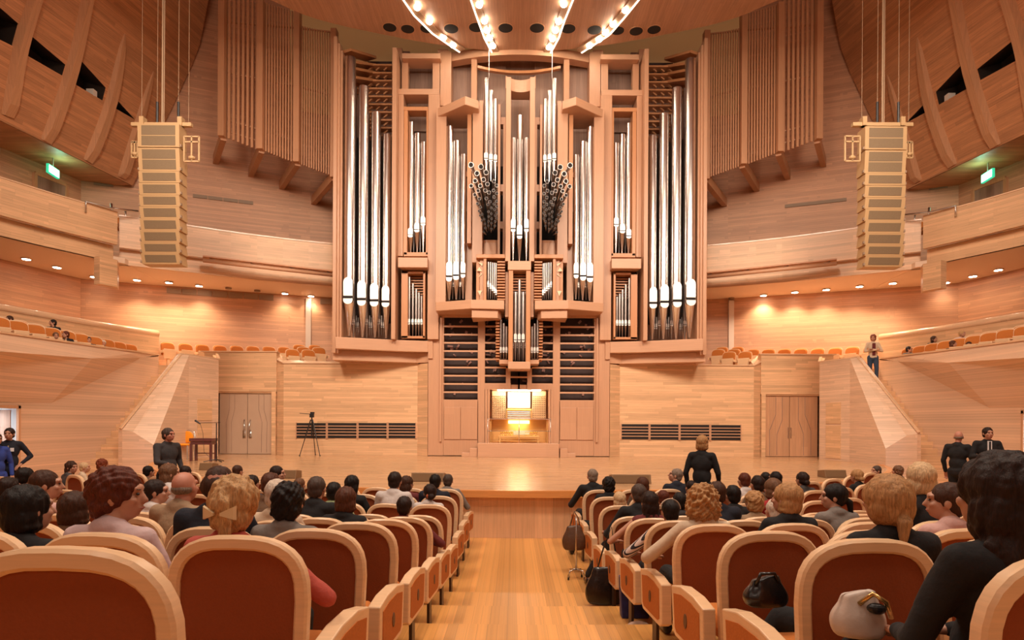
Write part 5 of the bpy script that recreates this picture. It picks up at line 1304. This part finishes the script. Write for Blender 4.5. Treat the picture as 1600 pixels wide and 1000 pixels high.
CC = dict(black=(.010, .009, .010), navy=(.012, .014, .025), white=(.62, .55, .52), cream=(.62, .47, .33), pink=(.60, .36, .32), coral=(.48, .085, .06), grey=(.20, .17, .15), dgrey=(.06, .055, .055), maroon=(.13, .02, .02), brown=(.16, .09, .05), red=(.35, .02, .02), blue=(.03, .06, .30), green=(.35, .42, .22), denim=(.03, .05, .09), tan=(.34, .22, .13), lilac=(.58, .42, .42), charcoal=(.045, .04, .042))
M_EYE = mat('eye_dark', (.02, .01, .008), .2); M_LIPS = mat('lips', (.36, .09, .07), .5); M_SHOE = mat('shoe_leather', (.012, .008, .008), .3)
def inst(name, me, m, parent, mw=None):
    o = bpy.data.objects.new(name, me); COL.objects.link(o); o.parent = parent
    if len(me.materials) == 0: me.materials.append(m)
    o.material_slots[0].link = 'OBJECT'; o.material_slots[0].material = m
    if mw is not None: o.matrix_local = mw
    return o
def stripes():
    m = bpy.data.materials.new('black_white_stripes'); m.use_nodes = True; nt = m.node_tree; b = nt.nodes['Principled BSDF']
    tc = nt.nodes.new('ShaderNodeTexCoord'); w_ = nt.nodes.new('ShaderNodeTexWave'); w_.bands_direction = 'Y'; w_.inputs['Scale'].default_value = 13
    mp = nt.nodes.new('ShaderNodeMapping'); mp.inputs['Rotation'].default_value = (.5, 0, .4); nt.links.new(tc.outputs['Object'], mp.inputs[0]); nt.links.new(mp.outputs[0], w_.inputs[0])
    r = nt.nodes.new('ShaderNodeValToRGB'); r.color_ramp.interpolation = 'CONSTANT'; r.color_ramp.elements[0].color = (.62, .48, .42, 1); r.color_ramp.elements[1].position = .68; r.color_ramp.elements[1].color = (.02, .015, .02, 1)
    nt.links.new(w_.outputs[0], r.inputs[0]); nt.links.new(r.outputs[0], b.inputs['Base Color']); b.inputs['Roughness'].default_value = .9; return m
M_STRIPE = stripes()
def person(label, loc, rz, data, style, hair, top, legs='black', scale=1.0, skin=None, group=None, face=False, haironly=None):
    body, tm, lm, shoes, H, T, Rm = data
    root = empty('person', loc, label, 'person', group, rz); root.scale = (scale,)*3
    sk = skin or SK
    inst('body', body, sk, root)
    inst('top', tm, top if not isinstance(top, str) else cloth(CC[top]), root)
    inst('trousers', lm, cloth(CC[legs]), root)
    for s in shoes: inst('shoe', s, M_SHOE, root)
    if style: inst('hair', hair_mesh(style), hairmat(hair, HC[hair]), root, Matrix.Translation(H) @ Rm.to_4x4())
    if face:
        key = 'eyes'
        if key not in CACHE:
            ms = []
            for s in (-1, 1): q = MB(); q.ell((s*.032, .088, .012), (.013, .008, .007), 8, 6); q.cap((s*.018, .094, .031), (s*.046, .088, .034), .0035, .003, 6); ms.append(remesh(q, .003, 1))
            q = MB(); q.cap((-.02, .098, -.055), (.02, .098, -.055), .005, .005, 6); ms.append(remesh(q, .003, 1)); CACHE[key] = ms
        for i, me in enumerate(CACHE[key]): inst('eye' if i < 2 else 'mouth', me, M_EYE if i < 2 else M_LIPS, root, Matrix.Translation(H) @ Rm.to_4x4())
    return root
def row_depth(px, k, extra=.25):
    sl = (px-CX)/F; lo = None; R_ = RC-ROWD[k]-extra; D = ROWD[k]+extra
    for _ in range(60):
        x = sl*D; q = R_*R_-(x-HX)**2
        if q < 0: return ROWD[k]+extra+2.0
        D = .5*D+.5*(RC-math.sqrt(q))
    return D
def R(d): return math.radians(d)
def seat_person(px, py, k, label, style, hair, top, arms='lap', yaw=0, pitch=0, fem=True, legs='black', lp='plain', extra=.25, face=False, skin=None, zadd=0):
    D = row_depth(px, k, extra); ix, iy = ideal(px, py); x = (ix-CX)/F*D; zt = CZ+(CY-iy)/F*D
    zf = STEP[k]+ramp(x)+zadd
    # the head is off the seat axis by .035 along the facing direction
    th = math.atan2(x-HX, RC-D)
    topoff = {'bald': .118, 'thin': .125, 'curly': .158, 'big': .15, 'updo': .16, 'shortfull': .14, 'lowpony': .135}.get(style, .13)
    sc = (zt-zf)/(HZ+topoff)
    s2 = max(.92, min(1.10, sc)); zf2 = zt-(HZ+topoff)*s2
    if abs(zf2-zf) < .02: zf2 = zf
    data = seated(arms, round(R(yaw), 2), round(R(pitch), 2), fem, lp)
    base = Vector((x, D-.035, max(zf2, zf-.0) if zf2 > zf else zf2))
    return person(label, base, th, data, style, hair, top, legs, s2, skin, None, face)
SP_ = seat_person
# ---------------- left block ----------------
SP_(370, 740, 9, 'seated woman in coral sweater with blonde hair pinned in a clip, left aisle seat', 'updo', 'blonde', 'coral', 'outR')
SP_(186, 728, 9, 'seated woman with short curly dark red hair in a pale jacket, turned to the right', 'shortfull', 'auburn', 'lilac', 'lap', yaw=-72, face=True)
SP_(45, 757, 9, 'seated woman with a dark bobbed head at the far left front corner', 'bob', 'black', 'black', 'lap', yaw=-20)
SP_(452, 751, 8, 'seated woman with short black hair in the left block behind the coral sweater row', 'shortfull', 'black', 'grey', 'lap')
SP_(343, 726, 8, 'seated man with thinning brown hair in a navy suit in the left block', 'thin', 'brown', 'navy', 'lap', fem=False, skin=SKD)
SP_(120, 771, 8, 'seated person with brown hair half hidden behind the curly-haired woman', 'bob', 'brown', 'brown')
SP_(288, 737, 7, 'seated bald man in a brown-grey jacket in the left block', 'bald', 'grey', 'tan', fem=False, skin=SKD)
SP_(72, 733, 7, 'seated man with brown hair and a pink shirt looking right, far left', 'short', 'brown', 'pink', fem=False, yaw=-50, face=True)
SP_(434, 747, 7, 'seated person with white hair behind the black-haired woman', 'short', 'white', 'cream')
SP_(495, 743, 5, 'seated man with dark grey hair and black suit in the left block', 'short', 'dgrey', 'black', fem=False)
SP_(541, 760, 6, 'seated woman with a brown bob and black top in the left block', 'bob', 'chestnut', 'black')
SP_(244, 748, 6, 'seated person with dark hair looking right, white programme nearby', 'short', 'dark', 'white', yaw=-60, face=True)
SP_(14, 745, 6, 'seated person with dark hair at the left picture edge, sixth row', 'bob', 'dark', 'black')
SP_(632, 774, 5, 'seated woman with short dark hair and maroon sweater, elbow on the left aisle armrest', 'short', 'dark', 'maroon', 'outR', lp='cross')
SP_(423, 737, 5, 'seated person with brown hair, fifth row, left of the grey-haired man', 'short', 'chestnut', 'brown')
SP_(200, 742, 5, 'seated person with sandy hair, fifth row far left', 'bob', 'gold', 'cream')
SP_(40, 730, 5, 'seated woman with dark hair at far left, fifth row', 'bun', 'black', 'navy')
SP_(522, 752, 4, 'seated man with short dark hair and olive shirt in the left block', 'short', 'black', 'green', fem=False)
SP_(550, 742, 3, 'seated woman with long straight black hair in the left block', 'long', 'black', 'black')
SP_(265, 724, 4, 'seated woman with long light brown hair, fourth row left', 'long', 'lbrown', 'white', yaw=-40)
SP_(617, 736, 3, 'seated man with dark hair in a white shirt in the left block', 'short', 'dark', 'white', fem=False)
SP_(671, 756, 3, 'seated woman with dark hair in a small bun, third row, left aisle seat', 'bun', 'dark', 'white', 'lap', yaw=25, face=True, lp='cross')
SP_(111, 720, 3, 'seated woman with long dark hair in profile at far left', 'long', 'brown', 'dgrey', yaw=-70, face=True)
SP_(394, 741, 3, 'seated person with dark hair glimpsed left of the brown-haired one, third row', 'short', 'dark', 'charcoal')
SP_(636, 743, 2, 'seated woman with brown hair and raised hands beside the white shirt', 'long', 'brown', 'maroon', 'chin', yaw=-30)
SP_(433, 727, 2, 'seated man with dark hair in profile, second row left', 'short', 'dark', 'charcoal', fem=False, yaw=-65, face=True)
SP_(290, 727, 2, 'seated person with dark hair, second row, left side', 'short', 'dark', 'navy')
SP_(232, 727, 2, 'seated person with black hair, second row, farther left', 'short', 'black', 'brown')
SP_(160, 716, 2, 'seated woman with short red hair, second row far left', 'shortfull', 'red', 'pink')
SP_(22, 726, 3, 'seated woman with orange-brown hair, third row far left corner', 'short', 'orange', 'brown')
SP_(680, 740, 2, 'seated man with black hair in a dark suit beside the grey-suited front row man', 'short', 'black', 'navy', fem=False, legs='black')
SP_(700, 740, 1, 'seated man in a grey suit in the front row left aisle seat', 'short', 'dgrey', 'grey', 'armR', fem=False, legs='grey')
SP_(371, 726, 1, 'seated person with brown hair in the front row, far from the aisle on the left', 'short', 'brown', 'brown')
SP_(132, 722, 2, 'seated woman with pale blonde hair, second row far left', 'short', 'pale', 'cream', yaw=-30)
SP_(468, 746, 2, 'seated person with sandy hair, second row left of the aisle seats', 'short', 'lbrown', 'brown')
# ---------------- right block ----------------
big_D = 1.86
x_, y_ = ideal(1556, 702)
data = seated('lap', round(R(8), 2), 0, True, 'plain')
ztop = CZ+(CY-y_)/F*big_D; sc_ = (ztop-.80)/(HZ+.15)
person('large nearby woman seen from behind with long dark hair, black jacket', Vector(((x_-CX)/F*big_D, big_D-.035, .80)), R(6), data, 'big', 'dark', 'black', 'black', sc_)
SP_(1384, 738, 9, 'seated woman with blonde hair in a low ponytail and black jacket, right block', 'lowpony', 'gold', 'black', 'lap', extra=.27, lp='outL')
SP_(1478, 752, 8, 'seated woman with brown hair in profile and pink blouse at the right', 'short', 'brown', 'pink', yaw=55, face=True)
SP_(1440, 722, 7, 'seated woman with a pale blonde bob and black top at the right', 'bob', 'pale', 'black', yaw=-25)
SP_(1097, 755, 7, 'seated woman with a big curly golden head and cream jacket leaning to the right aisle', 'curly', 'gold', 'cream', 'outL')
SP_(1229, 754, 7, 'seated woman with a blond bob turned left in a black jacket', 'bob', 'gold', 'black', yaw=35)
SP_(1303, 755, 6, 'seated woman with black ponytail in left profile and grey top', 'pony', 'black', 'grey', yaw=62, face=True)
SP_(1210, 780, 6, 'seated person with white hair between the blond bob and the wavy blonde', 'short', 'white', 'lilac')
SP_(1047, 783, 6, 'seated woman with headband and black and white striped sleeves at the right aisle', 'short', 'black', M_STRIPE, 'outL')
SP_(1015, 767, 5, 'seated woman with straight dark hair and bare arm on the right aisle armrest', 'long', 'dark', 'maroon', 'outLbare')
SP_(1178, 766, 5, 'seated woman with wavy honey-blonde hair in the right block', 'shortfull', 'gold', 'tan')
SP_(1120, 751, 5, 'seated man with brown hair in a navy suit beside the curly head', 'short', 'brown', 'navy', fem=False)
SP_(1145, 757, 4, 'seated person with a low black head right of the navy suit', 'short', 'black', 'black')
SP_(998, 755, 4, 'seated grey-haired man in a dark suit with a leg in the right aisle', 'short', 'dgrey', 'black', 'armL', fem=False, lp='outL')
SP_(1208, 747, 4, 'seated person with smooth brown hair, fourth row, right block', 'bob', 'lbrown', 'red')
SP_(968, 769, 3, 'seated woman with short pale blonde hair near the right aisle', 'bob', 'pale', 'black')
SP_(1036, 765, 3, 'seated person with auburn hair in the third row right block', 'short', 'auburn', 'brown')
SP_(1184, 742, 3, 'seated person with dark hair in the third row, right of the centre', 'short', 'dark', 'brown')
SP_(1062, 768, 4, 'seated person with black hair right of the auburn head', 'short', 'black', 'charcoal')
SP_(951, 744, 2, 'seated woman with short curly black hair, second row, right aisle seat', 'shortfull', 'black', 'black', legs='black', lp='outL')
SP_(1004, 745, 2, 'seated woman with smooth brown hair, second row right', 'bob', 'chestnut', 'brown')
SP_(1080, 750, 2, 'seated person with dark hair below the walking blonde woman', 'short', 'dark', 'black')
SP_(1163, 738, 2, 'seated person with dark red hair and white collar, second row right', 'short', 'auburn', 'white')
SP_(1212, 736, 2, 'seated person with black hair, second row right', 'short', 'black', 'charcoal')
SP_(1254, 737, 2, 'seated woman with a dark low bun and dark dress, second row right', 'bun', 'dark', 'dgrey')
SP_(1339, 733, 2, 'seated woman with braided golden brown hair, second row far right', 'bun', 'gold', 'black')
SP_(926, 732, 1, 'seated man with cropped hair in a black suit, front row right aisle seat', 'short', 'grey', 'black', 'armL', fem=False, skin=SKD, legs='black')
SP_(1056, 731, 1, 'seated grey-haired man in profile looking up to the left, front row', 'short', 'grey', 'navy', fem=False, yaw=62, pitch=12, face=True)
SP_(1370, 727, 1, 'seated grey-haired man in left profile, front row far right', 'short', 'dgrey', 'charcoal', fem=False, yaw=65, face=True)
SP_(1403, 727, 1, 'seated woman with curly light brown hair, front row far right', 'shortfull', 'lbrown', 'black')
SP_(1196, 737, 1, 'seated person with very dark hair, front row right', 'short', 'black', 'navy')
# ---------------- side banks ----------------
def bank_person(px, py, X, label, style, hair, top, yaw=0, arms='lap', side=-1):
    ix, iy = ideal(px, py); sl = (ix-CX)/F; D = X/sl; zt = CZ+(CY-iy)/F*D
    zf = 3.92 if abs(X-HX) < 14.1 else 4.10
    sc = max(.9, min(1.1, (zt-zf)/(HZ+.13))); zf = zt-(HZ+.13)*sc
    base = Vector((X, D, zf)); rz = math.atan2(-.94, -side*.34)-PI/2
    return person(label, base, rz, seated(arms, round(R(yaw), 2), 0, True, 'plain'), style, hair, top, 'dgrey', sc, None, None, True)
bank_person(15, 493, HX-14.4, 'woman with short brown hair and white top seated on the left side bank', 'short', 'brown', 'white', -40)
bank_person(83, 499, HX-14.4, 'dark-haired person in a black vest, hand at chin, on the left side bank', 'short', 'black', 'black', -50, 'chin')
bank_person(88, 519, HX-13.6, 'sandy-haired head low behind the left bank rail', 'short', 'lbrown', 'brown', 20)
bank_person(103, 517, HX-13.65, 'auburn-haired woman resting behind the left bank rail', 'short', 'auburn', 'black', -40)
bank_person(139, 526, HX-13.65, 'dark brown-haired person low behind the left bank rail', 'short', 'brown', 'dgrey', 30)
bank_person(162, 531, HX-13.65, 'white-haired head behind the left bank rail', 'short', 'white', 'grey', 20)
bank_person(1420, 541, HX+13.65, 'dark-haired bearded man low behind the right bank rail', 'short', 'dark', 'grey', 60, side=1)
bank_person(1459, 525, HX+14.4, 'brown-haired woman in black seated on the right side bank', 'bob', 'brown', 'black', 40, side=1)
bank_person(1489, 532, HX+13.65, 'chestnut-haired woman behind the right bank rail', 'bob', 'chestnut', 'brown', 50, side=1)
bank_person(1503, 516, HX+14.2, 'blonde woman with light blouse seated on the right side bank', 'short', 'blonde', 'lilac', 40, side=1)
bank_person(1513, 534, HX+13.65, 'brown-haired woman leaning behind the right bank rail', 'bob', 'brown', 'dgrey', -20, side=1)
# ---------------- standing people ----------------
def standing(px, py, D, label, pose, fem, yaw, rz, style, hair, top, legs, zf=None, skin=None):
    p = P(px, py, D); data = stand(pose, fem, round(R(yaw), 2)); hh = 1.615+.13
    if zf is None: sc = 1.0; zf = p.z-hh
    sc = (p.z-zf)/hh; sc = max(.9, min(1.12, sc)); zf = p.z-hh*sc
    return person(label, Vector((p.x, D, zf)), R(rz), data, style, hair, top, legs, sc, skin, None, True)
w1_ = standing(1364, 522.5, 22.1, 'standing woman with red hair, cream jacket and jeans, arms folded, atop the right stairs', 'crossed', True, -20, 165, 'shortfull', 'red', 'cream', 'denim')
st1 = standing(262, 668, 10.9, 'man in a dark grey shirt walking in front of the stage at left', 'walk', False, 15, -120, 'short', 'dgrey', 'charcoal', 'black', skin=SKD)
g1 = standing(15, 668, 12.3, 'attendant in a dark jacket with white badge standing by the left door', 'hips', True, -10, -150, 'short', 'dark', 'navy', 'navy')
s1_ = standing(1497, 673, 12.6, 'bald man in a black suit standing by the right wall with his back turned', 'side', False, 20, -55, 'bald', 'grey', 'black', 'black', skin=SKD)
s2_ = standing(1543, 667, 12.2, 'dark-haired man in a black suit and tie facing the camera by the right wall', 'front', False, 10, 160, 'short', 'dark', 'black', 'black')
s3_ = standing(1097, 680, 9.95, 'blonde woman in a black coat walking past the front of the stage', 'side', True, 0, -30, 'bob', 'gold', 'black', 'black')
# small clothing details
def onbody(root, name, local, dims, m):
    x, y, z = local; a, b, c = dims; mb = MB(); mb.box(x-a, x+a, y-b, y+b, z-c, z+c)
    o = mb.build(name, m, None); o.parent = root; return o
M_SHIRT = mat('white_shirt', (.8, .78, .78), .8)
onbody(s2_, 'shirt_front', (0, .118, 1.38), (.035, .012, .09), M_SHIRT); onbody(s2_, 'tie', (0, .132, 1.37), (.014, .006, .09), M_BLACK)
onbody(g1, 'badge', (-.06, .125, 1.31), (.03, .006, .035), M_SHIRT); onbody(g1, 'jacket_trim', (0, .122, 1.22), (.008, .010, .17), mat('gold_trim', (.55, .42, .2), .5))
onbody(w1_, 'blouse', (0, .122, 1.20), (.05, .012, .22), cloth(CC['maroon']))
# blue-coated neighbour at the very left edge
standing(-6, 676, 12.0, 'person in a blue jacket cut off by the left picture edge', 'side', True, 0, -120, 'short', 'brown', 'blue', 'blue')
# hair clip and headband
def attach(label, name, mb, m):
    r = [o for o in COL.objects if o.get('label') == label][0]; o = mb.build(name, m, None); o.parent = r; return o
Hs = Vector((0, .035, HZ))
mb = MB()
for s in (-1, 1): mb.hexa([Hs+Vector((s*.015, -.165, .0)), Hs+Vector((s*.075, -.145, .03)), Hs+Vector((s*.075, -.145, -.035)), Hs+Vector((s*.015, -.165, -.012))], [Hs+Vector((s*.015, -.18, .0)), Hs+Vector((s*.07, -.165, .026)), Hs+Vector((s*.07, -.165, -.03)), Hs+Vector((s*.015, -.18, -.012))])
attach('seated woman in coral sweater with blonde hair pinned in a clip, left aisle seat', 'hair_clip', mb, mat('clip_cream', (.72, .55, .33), .4))
mb = MB(); mb.tube([Hs+Vector((math.cos(a)*.103, -.01+.0*a, .03+math.sin(a)*.103)) for a in [PI*k/12 for k in range(13)]], .007, 6)
attach('seated woman with headband and black and white striped sleeves at the right aisle', 'headband', mb, mat('headband_silver', (.7, .55, .42), .3, .6))
mb = MB(); mb.ell(Hs+Vector((0, -.10, -.03)), (.03, .02, .03), 10, 6)
attach('seated woman with dark hair in a small bun, third row, left aisle seat', 'hair_tie', mb, mat('scrunchie', (.5, .12, .04), .8))

# ---------------- bags, cane and small things ----------------
def vsn(px, py, D): return P(px, py, D)
# black handbag hung from the armrest (right aisle, fourth row)
def bag(label, c, w, d, h, m, handle=None, name='handbag', rz=0, fold_=.014, hm=None):
    root = empty(name, c, label, 'bag', rz=rz); mb = MB(); N = 28; rings = []
    for j in range(13):
        t = j/12; ww = w/2*(.80+.36*math.sin(PI*min(1, t*1.15+.12)))*(1 if t < .8 else 1-.9*(t-.8)); dd = d/2*(.75+.5*math.sin(PI*min(1, t*.9+.1)))*(1-.55*t); zz = h*t
        if j == 0: ww *= .9; dd *= .8
        ring = []
        for k in range(N):
            a_ = 2*PI*k/N; cx_, sy_ = math.cos(a_), math.sin(a_); x = ww*abs(cx_)**.6*(1 if cx_ > 0 else -1); y = dd*abs(sy_)**.8*(1 if sy_ > 0 else -1)
            f_ = fold_*.45*math.sin(a_*7+t*2.2+1.3*math.sin(a_*2))*(.35+.65*t)
            ring.append(mb.bm.verts.new((x*(1+f_*3), y+f_*(1 if y > 0 else -1), zz+.012*math.sin(x*30)*t)))
        rings.append(ring)
    for r_, q_ in zip(rings, rings[1:]):
        for k in range(N): mb._f([r_[k], r_[(k+1) % N], q_[(k+1) % N], q_[k]])
    mb._f(rings[0][::-1]); mb._f(rings[-1]); o = mb.build('bag_body', m, None, smooth=True); o.parent = root; sb = o.modifiers.new('s', 'SUBSURF'); sb.levels = sb.render_levels = 1
    if handle:
        mb = MB(); mb.tube([Vector(p) for p in handle], .009, 8); o = mb.build('strap', hm or m, None, smooth=True); o.parent = root
    return root
M_BLEA = mat('black_leather', (.008, .006, .006), .28, coat=.3, noise=.2, nscale=20, bump=.3); M_BRLEA = mat('brown_leather', (.10, .045, .022), .4, noise=.2, nscale=20, bump=.3)
M_WLEA = mat('cream_leather', (.60, .50, .43), .45, noise=.08, nscale=12, bump=.3)
b = P(942, 948, 7.0); b.z = .13
bag('black leather handbag standing on the floor by the right aisle seats', P(945, 945, 6.85)*1+Vector((0, 0, 0)), .38, .15, .42, M_BLEA, [(-.10, 0, .34), (-.02, .0, .62), (.07, .0, .86), (.11, 0, .60), (.12, 0, .34)])
c = P(897, 860, 8.9); bag('brown handbag hanging beside the front right aisle seats', c, .30, .13, .36, M_BRLEA, [(-.08, 0, .28), (-.03, 0, .46), (.0, 0, .56), (.06, 0, .46), (.09, 0, .28)])
c = P(1196, 948, 3.05); bag('shiny black leather bag on a lap behind the ninth-row right seat', c, .19, .11, .15, M_BLEA, [(-.06, -.02, .11), (-.04, -.03, .17), (.03, -.03, .17), (.06, -.02, .11)], rz=R(5))
wb = bag('cream white leather bag propped against the near right seat back', P(1340, 996, 2.25), .16, .10, .17, M_WLEA, [(.0, -.03, .13), (.04, -.05, .175), (.08, -.05, .15), (.10, -.03, .09)], rz=R(-20), hm=mat('brass_clasp', (.6, .4, .15), .25, .9))
mb = MB(); mb.ell((.05, -.055, .125), (.032, .02, .02), 12, 8); o = mb.build('clasp', M_BLACK, None); o.parent = wb
# dark blue bag on the floor
fz = floor_z(1.3, 6.2); c = Vector((1.19, 6.05, fz)); root = empty('shopping_bag', c, 'dark blue patterned shopping bag on the floor at the right aisle', 'bag')
mb = MB(); mb.hexa([c+Vector(q) for q in ((-.13, -.06, 0), (.13, -.06, 0), (.13, .08, 0), (-.13, .08, 0))], [c+Vector(q) for q in ((-.15, -.04, .40), (.15, -.04, .40), (.15, .05, .40), (-.15, .05, .40))]); mb.build('bag_body', mat('blue_print', (.02, .025, .13), .5, noise=.8, nscale=18), root, bevel=.01)
mb = MB(); mb.tube([c+Vector((-.07, 0, .39)), c+Vector((-.05, 0, .50)), c+Vector((.05, 0, .50)), c+Vector((.07, 0, .39))], .008, 6); mb.build('handle', mat('blue_print', (0, 0, 0)), root)
# quad cane
c = P(900, 905, 8.55); c.z = 0; root = empty('walking_cane', c, 'chrome four-footed walking cane standing in the right aisle under the brown bag', 'cane')
MB().tube([c+Vector((0, 0, .12)), c+Vector((0, 0, .80)), c+Vector((.0, .06, .84)), c+Vector((0, .14, .82))], .012, 8).build('shaft', M_STEEL, root, smooth=True)
for dx, dy in ((-.11, -.07), (.11, -.07), (-.09, .09), (.09, .09)):
    lg = MB().tube([c+Vector((0, 0, .13)), c+Vector((dx*.8, dy*.8, .12)), c+Vector((dx, dy, .03))], .009, 6).build('foot', M_STEEL, root, smooth=True)
    MB().tube([c+Vector((dx, dy, .035)), c+Vector((dx, dy, .0))], .014, 8).build('rubber_tip', M_BLACK, lg)
# patterned shoe at the right aisle
c = P(997, 975, 5.6); c.z = floor_z(c.x, c.y); root = empty('shoe', c, 'pale patterned flat shoe on the floor at the right aisle', 'shoe')
mb = MB(); mb.cap((-.09, 0, .035), (.06, .0, .05), .036, .046); mb.ell((.0, 0, .06), (.10, .045, .045)); inst('upper', remesh(mb, .01, 2), mat('pale_shoe', (.45, .30, .22), .7, noise=.4, nscale=30), root)
